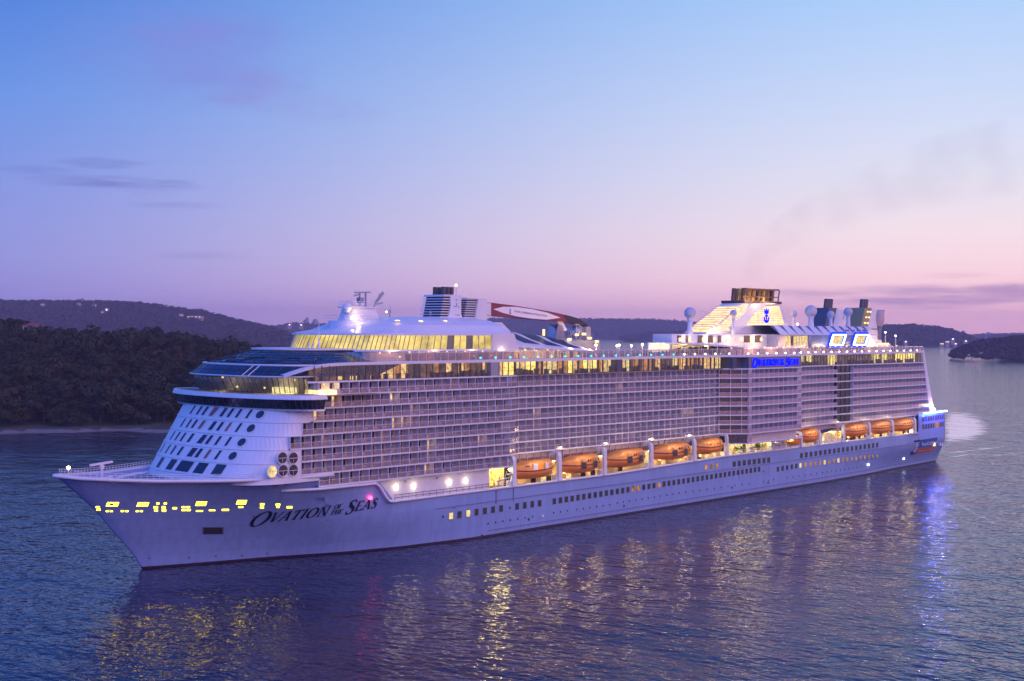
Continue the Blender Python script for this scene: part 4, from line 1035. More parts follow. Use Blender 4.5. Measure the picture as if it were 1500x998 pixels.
band('buffet_band', 146.0, 195.0, lambda x: 19.9, z0, z1, ch2)
DBM = mat('dark_bulkhead_paint', (.09, .09, .14), .5)
mb = MB(); mb.box(144, 146, 17.6, 20.1, z0, z1); mb.build('dark_bulkhead', DBM, SHIP)
mb = MB(); mb.box(195.0, 199.6, 17.5, 22, z0, z1); mb.build('dark_bulkhead', mat('dark_bulkhead_paint', (.09, .09, .14), .5), SHIP)
mb = MB(); mb.loft([[(199.6, 18, z0), (199.6, 24.3, z0), (228.6, 24.3, z0), (231, 21, z0)], [(199.6, 18, z1), (199.6, 24.3, z1), (228.6, 24.3, z1), (231, 21, z1)]], 0, False); SB = mb.build('sign_wall', mat('sign_wall_paint', (.22, .19, .22), .5), SHIP, recalc=False)
band('stern_band', 231.0, 320.0, lambda x: itp(x, [(231, 21), (236, 20.2), (246, 19.6), (320, 19.4)]), z0, z1, lambda k, x: (R.choice([5, 4, 5]) if (233 < x < 246 or 255 < x < 262 or 284 < x < 300 or 303 < x < 318) else R.choice([0, 3, 3])))
# blue lit name sign
xs0, xs1 = 200.6, 226.5
def put_sign(a, b): t = a/ln; return (lerp(xs0, xs1, t), 24.55+R.random()*.02, 37.5+b*1.75)
lettering('name_sign', put_sign, BLUEL, SHIP, fat=((-.07, -.05), (.07, .05), (.07, -.05), (-.07, .05)))
for k in range(4): mb = MB(); mb.box(201+k*6.4, 201.3+k*6.4, 24.3, 24.5, 37.0, 39.6); mb.build('sign_bracket', GREYM, SHIP)
# --- upper decks
DZ = 40.45
mb = MB(); mb.prism([(66, -20), (66, 19.6), (192, 19.4), (199.6, 23.6), (228, 23.6), (233, 20), (321, 19.2), (321, -20)], 40.0, DZ); mb.build('sun_deck', TEAK, SHIP)
def railing(name, pts, z, h=1.1, gm=None):
    mb = MB()
    mb.tube([(p[0], p[1], z+h) for p in pts], .06, 4); mb.tube([(p[0], p[1], z+.05) for p in pts], .05, 4)
    for (a, b) in zip(pts, pts[1:]):
        n = max(1, int(math.hypot(b[0]-a[0], b[1]-a[1])/2.2))
        for k in range(n): x, y = lerp(a[0], b[0], k/n), lerp(a[1], b[1], k/n); mb.box(x-.05, x+.05, y-.05, y+.05, z, z+h)
    o = mb.build(name, WHITE, SHIP)
    g = MB(); g.loft([[(p[0], p[1], z+.1) for p in pts], [(p[0], p[1], z+h-.05) for p in pts]], 0, False); g.build('rail_glass', RAILG, o, recalc=False); return o
rp = [(72, 20.0), (103.4, 20.0), (107.6, 19.7), (192.5, 19.6), (199.6, 24.0), (228.6, 24.0), (232, 20.6), (246, 19.6), (320.5, 19.5), (320.5, -19.5)]
railing('sun_deck_railing', rp, DZ, 1.9)
x = 93.5; k = 0
while x < 318:
    y = itp(x, [(p[0], p[1]) for p in rp[:9]])+.18; z = 41.0
    mb = MB(); mb.lathe([(.04, -.24), (.15, -.18), (.19, .0), (.16, .17), (.04, .22)], (x, y, z), 8); mb.build('edge_lamp', TEAL if x < 170 else LAMPC, SHIP); x += 5.05
    k += 1
# dark recessed terrace under the forward lounge
mb = MB(); mb.prism(outline(62, 15.4, 76, 106, 2.5), DZ, 42.7); mb.build('terrace_inner_wall', mat('terrace_wall', (.28, .20, .22), .5), SHIP)
mb = MB()
for p, q_ in zip(outline(56, 18.9, 72, 105, 2.5, 16)[:-1], outline(56, 18.9, 72, 105, 2.5, 16)[1:]):
    pass
g = outline(57, 19.2, 74, 106, 2.5, 16)[14:]
mb.loft([[(p[0], p[1], DZ) for p in g], [(p[0], p[1]-.4, 42.5) for p in g]], 0, False); mb.build('terrace_screen', glass('smoked_glass', (.50, .42, .46), .12), SHIP, recalc=False)
for k in range(15):
    x = 66+k*2.9; mb = MB(); zz = 42.35 if k % 2 else R.choice([41.4, 42.3]); mb.lathe([(.05, -.2), (.22, -.1), (.24, .1), (.05, .2)], (x, 16.6, zz), 8); mb.build('soffit_lamp', LAMPS, SHIP)
for x in (70, 82, 94, 104): point('soffit_light', (x, 17.3, 42.1), 260, (1, .62, .4), parent=SHIP)
# lounge with wrap-round windows
LG0, LG1 = (60.5, 16.3, 76, 101, 42.9, 2.4), (62.0, 16.1, 77, 101, 46.05, 2.4)
mb = MB(); mb.loft([oring(59.9, 16.9, 76, 108, 42.55, 2.4), oring(60.0, 16.8, 76, 108, 42.95, 2.4)], 0, True, True, True)
mb.loft([oring(61.2, 16.8, 77, 108, 46.05, 2.4), oring(61.2, 16.8, 77, 108, 46.45, 2.4), oring(66, 15.6, 80, 107.6, 47.2, 2.3), oring(69.5, 14.2, 83, 107, 48.4, 2.3), oring(74, 11, 86, 106.4, 49.5, 2.2), oring(81, 6, 90, 105.8, 50.2, 2.2), oring(86, 1.5, 92, 105, 50.4, 2)], 0, True, True, True)
mb.build('lounge_roof', WHITE, SHIP, smooth=False)
mb = MB(); oo, oi = outline(*LG0[:4], 2.4, 22), outline(*LG1[:4], 2.4, 22)
lm = MB()
pa = []
for k in range(len(oo)-1):
    seg = 1 if k in (0, len(oo)-2) else 0
    n_ = 12 if seg else 1
    for j in range(n_):
        p0 = tuple(lerp(oo[k][i], oo[k+1][i], j/n_) for i in (0, 1)); p1 = tuple(lerp(oo[k][i], oo[k+1][i], (j+1)/n_) for i in (0, 1))
        q0 = tuple(lerp(oi[k][i], oi[k+1][i], j/n_) for i in (0, 1)); q1 = tuple(lerp(oi[k][i], oi[k+1][i], (j+1)/n_) for i in (0, 1))
        dk_ = 1 if (seg and j in (5, 8)) else 0
        mb.face([(p0[0], p0[1], 42.9), (p1[0], p1[1], 42.9), (q1[0], q1[1], 46.05), (q0[0], q0[1], 46.05)], dk_)
        lm.beam((p0[0], p0[1]+.03*math.copysign(1, p0[1]), 42.9), (q0[0], q0[1]+.03*math.copysign(1, q0[1]), 46.05), .13, .13)
LWN = mb.build('lounge_window', [glow('lounge_light', (1.0, .72, .16), 1.05, .55, .22), DKGLASS], SHIP, recalc=False); lm.build('lounge_mullion', MULL, LWN)
g = MB(); a5, b5 = outline(60.3, 16.45, 76, 101, 2.4, 22), outline(61.8, 16.25, 77, 101, 2.4, 22); g.loft([[(p[0], p[1], 42.95) for p in a5[1:-1]], [(p[0], p[1], 46.0) for p in b5[1:-1]]], 0, False); g.loft([[(a5[-2][0], a5[-2][1], 42.95), (101, 16.45, 42.95)], [(b5[-2][0], b5[-2][1], 46), (101, 16.25, 46)]], 0, False); g.build('lounge_glass', CLEAR, LWN, recalc=False)
mb = MB(); mb.slab([(101, 42.5), (110.4, 42.5), (108.4, 46.6), (101, 46.5)], 13.0, 16.9); mb.build('lounge_end_wall', WHITE, SHIP)
mb = MB(); mb.slab([(107, 46.4), (110, 46.4), (118, 46.0), (123, 46.9), (119.5, 49.3), (113.5, 49.2), (107, 48.2)], -2.5, 2.5)
mb.build('lounge_end_wing', WHITE, SHIP)
for x, y in ((76, 11.2), (83, 11.3), (91, 11.0)):
    mb = MB(); mb.lathe([(.6, 0), (.65, .1), (.3, .2)], (x, y, itp(y, [(6, 50.1), (11, 49.35), (14, 48.2)])), 12); mb.build('roof_lamp', LAMPS, SHIP)
for x, y in ((82, 2), (95, 2)):
    mb = MB(); mb.tube([(x, y, 50.1), (x, y, 51.2)], .12, 6); mb.lathe([(.05, 0), (.35, .1), (.35, .6), (.05, .8)], (x, y, 51.1), 8); mb.build('roof_antenna', GREYM, SHIP)
# radar house and mast
mb = MB(); mb.loft([oring(66.8, 3.6, 69.5, 79.5, 46.4, 2.4), oring(67, 3.5, 69.5, 79.2, 49.3, 2.4)], 0, True, True, True)
mb.loft([oring(69.2, 2.5, 71, 78.6, 49.3, 2.4), oring(70.6, 2.2, 72, 77.4, 52.2, 2.4)], 0, True, True, True); mb.box(70.2, 77.8, -2.6, 2.6, 52.2, 52.5)
RH = mb.build('radar_house', WHITE, SHIP)
mb = MB()
for z_, xs in ((49.3, [(67.2, 3.3), (79, 3.3)]), (52.5, [(70.3, 2.5), (77.7, 2.5)])):
    for h in (.55, 1.1): mb.tube([(xs[0][0], -xs[0][1], z_+h), (xs[0][0], xs[0][1], z_+h), (xs[1][0], xs[1][1], z_+h)], .05, 4)
    for k in range(8): x = lerp(xs[0][0], xs[1][0], k/7); mb.tube([(x, xs[0][1], z_), (x, xs[0][1], z_+1.1)], .05, 4)
    for k in range(5): y = lerp(-xs[0][1], xs[0][1], k/4); mb.tube([(xs[0][0], y, z_), (xs[0][0], y, z_+1.1)], .05, 4)
mb.build('mast_railing', WHITE, RH)
mb = MB(); mb.tube([(76.4, 0, 52.4), (76.4, 0, 56)], .22, 6); mb.tube([(74.6, 0, 52.4), (74.6, 0, 55.7)], .2, 6); mb.beam((73.2, 0, 55.7), (77.8, 0, 55.9), .35, .3); mb.beam((73.0, 0, 55.0), (74.8, 0, 55.4), .3, .3); mb.box(74.2, 75.4, -.6, .6, 53.4, 54.6); mb.tube([(78.6, 0, 52.3), (80.2, 0, 54), (80.8, 0, 55.6)], .18, 6); mb.beam((79.4, 0, 53.4), (81.8, 0, 55.9), .3, .6); mb.beam((79, 0, 53), (81.6, 0, 53.5), .3, .3)
mb.build('radar_antenna', GREYM, RH)
mb = MB(); mb.tube([(84, 0, 50), (84, 0, 53)], .06, 4); mb.build('whip_antenna', GREYM, SHIP)
mb = MB(); mb.lathe([(.1, -1.1), (.8, -.8), (1.15, 0), (.8, .8), (.1, 1.1)], (69.6, 1.5, 52.2), 12); mb.tube([(70.6, 1.5, 51.5), (69.6, 1.5, 51.4)], .3, 6); mb.build('satellite_dome', WHITE, RH)
mb = MB(); mb.box(68.2, 68.7, 4.2, 4.7, 46.4, 46.8); mb.build('floodlight', LAMPW, SHIP); point('floodlight_beam', (67.2, 6.2, 47.1), 420, (1, .74, .42), .4, SHIP); point('floodlight_beam', (70.4, 3.9, 50.3), 260, (1, .74, .42), .3, SHIP); point('floodlight_beam', (72, 8, 47.7), 300, (1, .74, .42), .4, SHIP)
mb = MB(); mb.lathe([(.02, -.25), (.25, 0), (.02, .25)], (81, 2, 51.4), 8); mb.build('roof_lamp', LAMPC, SHIP)
# twin vent towers
def louvre(name, x0, x1, z0, z1, n, lean, py0, py1, parent):
    mb = MB()
    mb.slab([(x0+.5, z0), (x1, z0), (x1+lean, z1), (x0+.5+lean, z1)], py0+.5, py1-.4, 1)
    for k in range(n):
        z = lerp(z0+.3, z1-.5, k/(n-1)); dx_ = lean*(z-z0)/(z1-z0); mb.box(x0+dx_-.1, x1+dx_, py0, py1, z, z+.22, 0)
    mb.box(x0+lean-.1, x1+lean, py0, py1, z1-.4, z1, 0); return mb.build(name, [WHITE, DARK], parent)
louvre('vent_tower', 96.8, 100.4, 50.0, 55.8, 9, 1.4, -3.5, 3.5, SHIP)
mb = MB(); mb.slab([(99.2, 49.8), (104.7, 49.8), (103.6, 51.5), (103.4, 54), (104.6, 55.7), (100.2, 55.7), (100.4, 53)], 2.9, 3.6); mb.box(100, 104.5, -3.4, 3.0, 49.8, 55.6); mb.build('vent_tower_pillar', WHITE, SHIP)
mb = MB()
for x_, z_, w_, h_ in ((102.2, 54.6, .5, .3), (102.3, 53.4, .25, .9), (101.8, 53, .9, .25), (103, 52.8, .25, .5), (102, 51, .25, .25), (102.9, 50.9, .9, .3)): mb.box(x_-w_/2, x_+w_/2, 3.58, 3.66, z_-h_/2, z_+h_/2)
mb.build('vent_tower_marking', GREYM, SHIP)
mb = MB()
for k in range(3): mb.tube([(99.9+k*1.35, 1.4, 55.5), (100+k*1.35, 1.4, 57.7)], .62, 10)
for k in range(3): mb.tube([(99.9+k*1.35, -1.4, 55.5), (100+k*1.35, -1.4, 57.7)], .62, 10)
mb.build('exhaust_pipe', mat('exhaust_metal', (.10, .09, .10), .5, .4), SHIP)
mb = MB(); mb.lathe([(.03, -.35), (.35, 0), (.03, .35)], (104.3, 1.4, 58.2), 8); mb.build('mast_lamp', LAMPW, SHIP); mb = MB(); mb.tube([(104.3, 1.4, 55.6), (104.3, 1.4, 57.9)], .06, 4); mb.build('lamp_pole', GREYM, SHIP)
louvre('vent_tower', 105.0, 109.4, 50.0, 55.2, 9, 1.1, -3.5, 3.5, SHIP)
mb = MB(); mb.slab([(108.6, 49.3), (113.0, 49.3), (113.0, 55.0), (109.9, 55.0)], -3.6, 3.6); mb.build('vent_tower_pillar', WHITE, SHIP)
# folded observation arm and its capsule
MAROON = mat('maroon_paint', (.22, .02, .045), .4)
mb = MB(); mb.slab([(112.8, 54.0), (112.8, 52.2), (116.5, 50.8), (116.5, 54.1)], -1.6, 1.6); mb.beam((113, 1.2, 50.0), (116.4, 1.2, 51.2), .4, .5); mb.beam((113, -1.2, 50.0), (116.4, -1.2, 51.2), .4, .5); mb.build('arm_hinge', WHITE, SHIP)
mb = MB(); mb.slab([(116.4, 51.0), (127, 50.5), (139, 49.9), (147, 49.75), (151, 49.2), (155.2, 48.4), (155.2, 48.8), (151.5, 50.5), (147, 51.3), (139, 52.35), (127, 53.5), (117, 54.2), (116.4, 54.2)], -1.5, 1.5); ARM = mb.build('observation_arm', MAROON, SHIP)
mb = MB()
lens = [(117.4, 52.6), (121, 53.25), (126, 53.3), (132, 52.8), (138, 52.0), (143.5, 50.7), (138, 50.15), (132, 50.35), (126, 50.9), (121, 51.7)]
mb.slab(lens, 1.49, 1.56); mb.build('arm_panel', mat('arm_panel_white', (.88, .86, .86), .5, var=.03), ARM)
mb = MB(); mb.slab([(144.5, 51.45), (147, 51.25), (151.5, 50.45), (155.2, 48.75), (155.2, 48.4), (151, 49.25), (146, 49.85)], 1.49, 1.55); mb.build('arm_tip', NAVY, ARM)
def flat_text(name, body, size, m, parent, put, italic=0.):
    cu = bpy.data.curves.new(name, 'FONT'); cu.body = body; cu.size = 1; cu.resolution_u = 2
    o = bpy.data.objects.new(name, cu); COL.objects.link(o); dg = bpy.context.evaluated_depsgraph_get(); me = bpy.data.meshes.new_from_object(o.evaluated_get(dg))
    vs = [v.co.copy() for v in me.vertices]; mb = MB(); wdt = max(v.x for v in vs)
    mb.v = [put(v.x/wdt, v.y+italic*0) for v in vs]; mb.f = [tuple(p.vertices) for p in me.polygons]; mb.m = [0]*len(mb.f)
    bpy.data.objects.remove(o); bpy.data.curves.remove(cu); bpy.data.meshes.remove(me)
    return mb.build(name, m, parent, recalc=False)
flat_text('arm_lettering', 'ROYAL CARIBBEAN INTERNATIONAL', 1, NAVY, ARM, lambda a, b: (lerp(125.2, 138.0, a), 1.6, lerp(51.95, 50.85, a)+b*.72))
def anchor(mb, put):
    for q_ in curve([(-.42, -.25), (-.34, -.48), (0, -.62), (.34, -.48), (.42, -.25)], [.1, .18, .2, .18, .1])+st((0, -.6), (0, .25), .15)+st((-.28, .08), (.28, .08), .12, True)+[[(-.55, -.2), (-.30, -.2), (-.42, -.02)], [(.30, -.2), (.55, -.2), (.42, -.02)]]+[[(-.36, .34), (.36, .34), (.36, .46), (-.36, .46)]]+[[(-.36, .5), (-.12, .5), (-.42, .9)], [(-.14, .5), (.14, .5), (0, 1.0)], [(.12, .5), (.36, .5), (.42, .9)]]:
        mb.face([put(*p) for p in q_])
mb = MB(); anchor(mb, lambda a, b: (123.6+a*.7, 1.6, 52.05+b*.85)); mb.build('arm_emblem', NAVY, ARM)
mb = MB(); mb.slab([(143.0, 49.9), (145.5, 49.8), (147.5, 47.4), (146, 47.2)], -.5, .5); mb.build('arm_bracket', WHITE, ARM)
GC = glass('capsule_glass', (.70, .74, .82), .18)
mb = MB(); mb.lathe([(.6, -2.1), (1.6, -1.5), (2.2, 0), (1.6, 1.5), (.6, 2.1)], (151.6, 0, 46.9), 14); CP = mb.build('observation_capsule', GC, SHIP, smooth=True)
mb = MB()
for k in range(8):
    t = 6.2832*k/8; mb.tube([(151.6+r_*math.cos(t), r_*math.sin(t), 46.9+z_) for r_, z_ in ((.62, -2.1), (1.62, -1.5), (2.22, 0), (1.62, 1.5), (.62, 2.1))], .08, 4)
mb.lathe([(2.0, -2.3), (2.1, -2.1), (1.2, -2.0)], (151.6, 0, 46.9), 14); mb.lathe([(1.0, 1.9), (1.2, 2.1), (.6, 2.5)], (151.6, 0, 46.9), 12); mb.build('capsule_frame', WHITE, CP)
mb = MB(); mb.slab([(138.5, 44.2), (143.0, 44.2), (141.5, 48.6), (139.5, 48.9)], 1.0, 4.0); mb.build('docking_station', glass('station_glass', (.55, .62, .75), .2), SHIP)
mb = MB(); mb.box(141.5, 157, -3, 4, 42.0, 44.7); mb.box(153.6, 155.6, -2, 2, 44.7, 48.4)
for x in (143, 147, 154.5): mb.tube([(x, 3.5, 44.7), (x, 3.5, 46.5)], .08, 4)
mb.build('docking_platform', GREYM, SHIP)
for x, y, z_ in ((147.5, 3.8, 46.2), (150.5, 3.8, 46.4), (152.5, 4.1, 45.3), (144, 4.2, 45.0), (155.5, 4.1, 44.4)):
    mb = MB(); mb.box(x-.5, x+.5, y-.3, y+.3, z_-.3, z_+.3); mb.build('platform_lamp', LAMPS, SHIP)
point('platform_light', (150, 5.5, 46.5), 350, parent=SHIP)
# --- pool roof with dark glazed strips
def proof(x, y): return 43.9-(x-107.4)*.063+(3.9-.034*(x-124))*(1-(abs(y)/16.2)**1.3)
mb = MB(); nx_ = 16
for i in range(nx_):
    for j in range(12):
        xa_, xb_ = 107.4+i*2.1, 107.4+(i+1)*2.1; ya, yb = -16.2+j*2.7, -16.2+(j+1)*2.7
        sk = lambda x, y: x+max(0, (8-abs(y)))*.8*(x-107.4)/33
        mb.face([(sk(xa_, ya), ya, proof(xa_, ya)), (sk(xb_, ya), ya, proof(xb_, ya)), (sk(xb_, yb), yb, proof(xb_, yb)), (sk(xa_, yb), yb, proof(xa_, yb))], 1 if (i % 4 == 3 or j in (0, 11)) else 0)
PR = mb.build('pool_roof', [mat('pool_roof_glass', (.02, .03, .07), .45, var=.4, spec=.25), WHITE], SHIP, recalc=False)
mb = MB(); mb.beam((107.4, 16.3, 43.85), (141.2, 16.3, 41.75), .5, .55)
for k in range(9):
    x = 109+k*3.7; mb.tube([(x, 16.2, DZ), (x, 16.2, proof(x, 16.2))], .13, 6)
mb.build('pool_roof_edge', WHITE, PR)
mb = MB(); mb.box(108, 141, 11, 11.4, DZ, 42.4)
for k in range(10): mb.box(109+k*3.1, 110.6+k*3.1, 11.4, 11.5, DZ, 42.0, 1)
mb.build('pool_hall_wall', [CORE, YEL2], SHIP, recalc=False)
mb = MB(); mb.tube([(131.6, 6, 46), (131.6, 6, 47.6)], .3, 8); mb.build('roof_beacon', LAMPS, SHIP)
# lit inner wall along the sun deck with wall lamps
mb = MB(); mb.box(204, 232, 15.0, 15.3, DZ, 42.6); mb.build('sun_deck_wall', CORE, SHIP)
k = 0
for x in [110+4.1*i for i in range(8)]+[204+3.6*i for i in range(30)]:
    yy = 15.6 if x > 200 else 15.4
    mb = MB(); mb.lathe([(.03, -.18), (.2, -.08), (.2, .1), (.03, .2)], (x, yy, 42.3+.3*(k % 2)), 8); mb.build('deck_lamp', LAMPS, SHIP); k += 1
for x in list(range(114, 142, 9))+list(range(160, 320, 11)): point('sun_deck_light', (x, itp(x, [(114, 15), (200, 14), (210, 17), (320, 16)]), 42.9), 1000, (1, .62, .30), .4, SHIP)
# lamp posts along the open deck
for u, v in ((873, 507), (907, 507), (904, 508), (925, 508), (941, 506), (1297, 488), (1312, 493)):
    y = 13.5; x, z_ = atY(u, v, y); PO = MB(); PO.tube([(x, y, DZ), (x, y, z_)], [.16, .10], 6); p_ = PO.build('lamp_post', WHITE, SHIP)
    mb = MB(); mb.lathe([(.04, -.28), (.28, -.15), (.33, .08), (.22, .26), (.04, .3)], (x, y, z_+.2), 10); mb.build('lamp_head', LAMPW if u < 1000 else LAMPC, p_)
# big lit screen by the pool
mb = MB(); mb.box(170.8, 171.2, 9.8, 10.2, DZ, 44.2, 1); mb.box(180.6, 181, 9.8, 10.2, DZ, 44.2, 1); mb.box(171.0, 180.8, 9.7, 10.0, 41.4, 44.1, 1); mb.face([(171.2, 10.06, 41.5), (180.6, 10.06, 41.5), (180.6, 10.06, 44.0), (171.2, 10.06, 44.0)], 0); mb.build('pool_screen', [glow('screen_glow', (1.0, .86, .66), 1.3, .3, .4), WHITE], SHIP, recalc=False)
# midship house, canopy and planting
mb = MB(); mb.box(182.5, 233, 3, 9.6, DZ, 46.5); mb.build('midship_house', WHITE, SHIP)
for x, wd in ((185.2, 1.6), (189.3, 1.2), (195.4, 2.2), (200.6, 2.4), (205.8, 1.5), (220, 3.0), (226, 3.2)):
    mb = MB(); mb.box(x, x+wd, 9.5, 9.8, 44.0, 46.1, 0); mb.build('alcove', mat('alcove_dark', (.10, .06, .05), .6), SHIP)
for x in (186, 190.8, 197.6, 203.6, 210.5, 218, 223.4, 229):
    mb = MB(); mb.box(x-.3, x+.3, 9.8, 10.2, 44.4, 45.4); mb.build('alcove_lamp', LAMPS, SHIP)
for x in (190, 200, 211, 226): point('alcove_light', (x, 11.5, 45.2), 240, (1, .72, .4), .3, SHIP)
mb = MB(); mb.slab([(178.5, 44.05), (186, 44.05), (211, 42.75), (211, 42.35), (178.5, 43.75)], 9, 16.5); mb.build('canopy', WHITE, SHIP)
mb = MB()
for x in (180, 188, 196, 204, 210): mb.tube([(x, 16, DZ), (x, 16, 43)], .12, 6)
mb.build('canopy_post', WHITE, SHIP)
PLANT = mat('planter_leaves', (.06, .10, .03), .8, var=.4, scale=.8)
for k in range(9):
    x = 181+k*3.4; mb = MB(); q = random.Random(k)
    for j in range(70):
        a, b_, c = q.gauss(0, .8), q.gauss(0, .5), q.uniform(.5, 2.3); d_ = Vector((q.uniform(-1, 1), q.uniform(-1, 1), q.uniform(-.5, 1))).normalized()*.5; e = d_.cross(Vector((.3, 1, .2))).normalized()*.25; p = Vector((x+a, 14+b_, DZ+c)); mb.face([p+d_, p+e, p-d_, p-e])
    mb.lathe([(.5, 0), (.65, .6), (.6, .6)], (x, 14, DZ), 10, 1)
    mb.build('planter', [PLANT, WHITE], SHIP, recalc=False)
# --- funnel
FN = mat('funnel_lining', (.55, .46, .36), .5)
mb = MB(); mb.slab([(207.5, 46.6), (256, 46.6), (255, 49.2), (251.2, 55.6), (248.2, 56.4), (229.2, 56.4), (226.2, 55.2)], -4.0, 4.0); FU = mb.build('funnel', WHITE, SHIP)
mb = MB()      # glowing slatted front and side
for k in range(11):
    t = (k+.4)/11; z_ = lerp(47.6, 55.4, t); x0 = lerp(209, 226.4, t)-.15
    mb.box(x0, x0+8.5, 4.0, 4.35, z_, z_+.24, 0); mb.box(x0-.25, x0+.4, -4, 4.3, z_, z_+.24, 0)
    xr = lerp(253, 250.2, t); mb.box(lerp(224, 233, t), xr, 4.0, 4.3, z_, z_+.2, 0)
mb.build('funnel_slat', WHITE, FU)
mb = MB(); mb.face([(212, 4.05, 47.6), (222, 4.05, 47.6), (233, 4.05, 55.6), (226.8, 4.05, 55.4)]); mb.face([(228, 4.06, 49.2), (252.6, 4.06, 49.4), (249.4, 4.06, 55.6), (238, 4.06, 55.4)]); mb.face([(208.55, -3.7, 47.2), (208.55, 3.9, 47.2), (226.0, 3.9, 55.25), (226.0, -3.7, 55.25)]); mb.build('funnel_light_panel', glow('funnel_glow', (1.0, .64, .26), 1.7, .45, .5), FU, recalc=False)
mb = MB(); q_ = [(222.5, 46.8), (228.5, 49.2), (233.5, 53.4), (240, 55.9), (247, 56.2), (240, 56.4), (231, 55.9), (227.5, 53), (219, 48.4)]
mb.slab(q_, 4.3, 5.0); mb.build('funnel_blade', WHITE, FU)
mb = MB()
for fx, fz in ((-.16, -.1), (.16, .1), (.16, -.1), (-.16, .1)): anchor(mb, lambda a, b: (239.6+a*3.1+fx, 5.35+fx*.05+fz*.1, 52.1+b*2.8+fz))
mb = mb; mb.build('funnel_emblem', BLUEL, FU, recalc=False)
mb = MB(); mb.box(228.4, 250.4, -4.3, 4.3, 56.2, 57.0); mb.build('funnel_collar', mat('funnel_collar_paint', (.06, .025, .04), .5), FU)
PIPE = mat('funnel_pipe', (.16, .09, .05), .45, .5, var=.3); GOLD = mat('brass_pipe', (.50, .28, .07), .35, .7)
for k in range(7):
    x = 231.5+k*2.75; mb = MB(); mb.tube([(x, 1.8, 56.8), (x+.6, 1.9, 60.9)], .78, 10); mb.tube([(x+.6, 1.9, 60.5), (x+.6, 1.9, 61.0)], .95, 10); mb.tube([(x, -1.8, 56.8), (x+.6, -1.8, 60.9)], .8, 10); mb.build('exhaust_pipe', GOLD if k in (1, 2, 4) else PIPE, FU)
mb = MB(); mb.beam((229.6, 3.2, 60.4), (250.6, 3.2, 60.8), .3, .5); mb.beam((229.2, 3.2, 58.2), (250, 3.2, 58.4), .3, .3)
for k in range(6): mb.beam((230+k*4, 3.2, 57), (230.8+k*4, 3.2, 60.6), .3, .3)
mb.build('pipe_cage', PIPE, FU)
for x, z_ in ((212, 46.9), (224, 57.6), (233, 57.6), (243, 57.6)): point('funnel_light', (x, 6.4, z_), 1100, (1, .68, .32), .4, SHIP)
point('funnel_light', (238, 9, 49.6), 500, (1, .75, .42), .4, SHIP)
mb = MB(); mb.lathe([(.03, -.4), (.4, 0), (.03, .4)], (257.5, 6, 49.8), 8); mb.build('funnel_lamp', LAMPW, SHIP)
# radomes on pedestals
for u, v, r_px, vb, y in ((1011, 459, 8.8, 488, 9), (1074.5, 459, 5.2, 490, 10), (1136, 456, 8.2, 482, 2), (1162.5, 460, 5.2, 478, 8), (1188, 456, 8.8, 478, 8), (1217, 461, 5.6, 478, 8), (1242.5, 457, 6.6, 480, 8), (1228, 463, 9.5, 480, -4)):
    x, z_ = atY(u, v, y); D = (x-CX)*C_-(y-CY)*S_; r = r_px*D/F_PX; zb = atY(u, vb, y)[1]
    mb = MB(); mb.lathe([(r*.55, zb-z_-1.2), (r*.5, zb-z_), (r*.42, -r*1.4), (r*.6, -r*.82)], (x, y, z_), 12); pd = mb.build('radome_pedestal', WHITE, SHIP, smooth=False)
    mb = MB(); mb.lathe([(r*math.sin(t), -r*math.cos(t)) for t in [.02+3.1*k/12 for k in range(13)]], (x, y, z_), 18); mb.build('radome', mat('radome_white', (.55, .55, .60), .5), pd, smooth=True)
# --- sports hall with pleated roof
mb = MB(); mb.box(233, 297, -14, 13.6, DZ, 46.4); mb.build('sports_hall', mat('sports_hall_wall', (.42, .40, .48), .5), SHIP)
mb = MB(); xs = [233+k*5.35 for k in range(13)]
for k in range(12):
    x0, x1 = xs[k], xs[k+1]; xm = x0+2.4
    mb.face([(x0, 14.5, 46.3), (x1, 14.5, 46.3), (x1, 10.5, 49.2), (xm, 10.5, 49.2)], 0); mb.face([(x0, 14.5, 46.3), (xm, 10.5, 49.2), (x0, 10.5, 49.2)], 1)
    mb.face([(x0, 10.5, 49.2), (x1, 10.5, 49.2), (x1, -12, 49.4), (x0, -12, 49.4)], 0)
    mb.face([(x0, 14.5, 46.25), (x1, 14.5, 46.25), (x1, 13, 46.25), (x0, 13, 46.25)], 0)
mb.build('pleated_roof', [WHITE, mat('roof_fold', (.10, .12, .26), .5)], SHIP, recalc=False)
for k in range(10):
    x = 237+k*1.75; mb = MB(); mb.face([(x, 13.7, 43.0), (x+1.2, 13.7, 43.0), (x+1.2, 13.7, 46.0), (x, 13.7, 46.0)]); mb.build('hall_window', R.choice([WARM, YEL2, DIM, YEL2]), SHIP, recalc=False)
mb = MB(); mb.face([(256.2, 14.2, 44.0), (259.4, 14.2, 44.0), (259.8, 14.2, 46.0), (256, 14.2, 46.0)]); mb.build('hall_window', LAMPS, SHIP, recalc=False)
BLUEP = mat('blue_facade', (.03, .07, .30), .3)
mb = MB(); mb.slab([(251.0, 42.5), (289, 42.5), (289, 46.3), (251.0, 46.3)], 13.5, 14.6); mb.build('blue_facade', mat('blue_facade_wall', (.10, .15, .36), .4), SHIP)
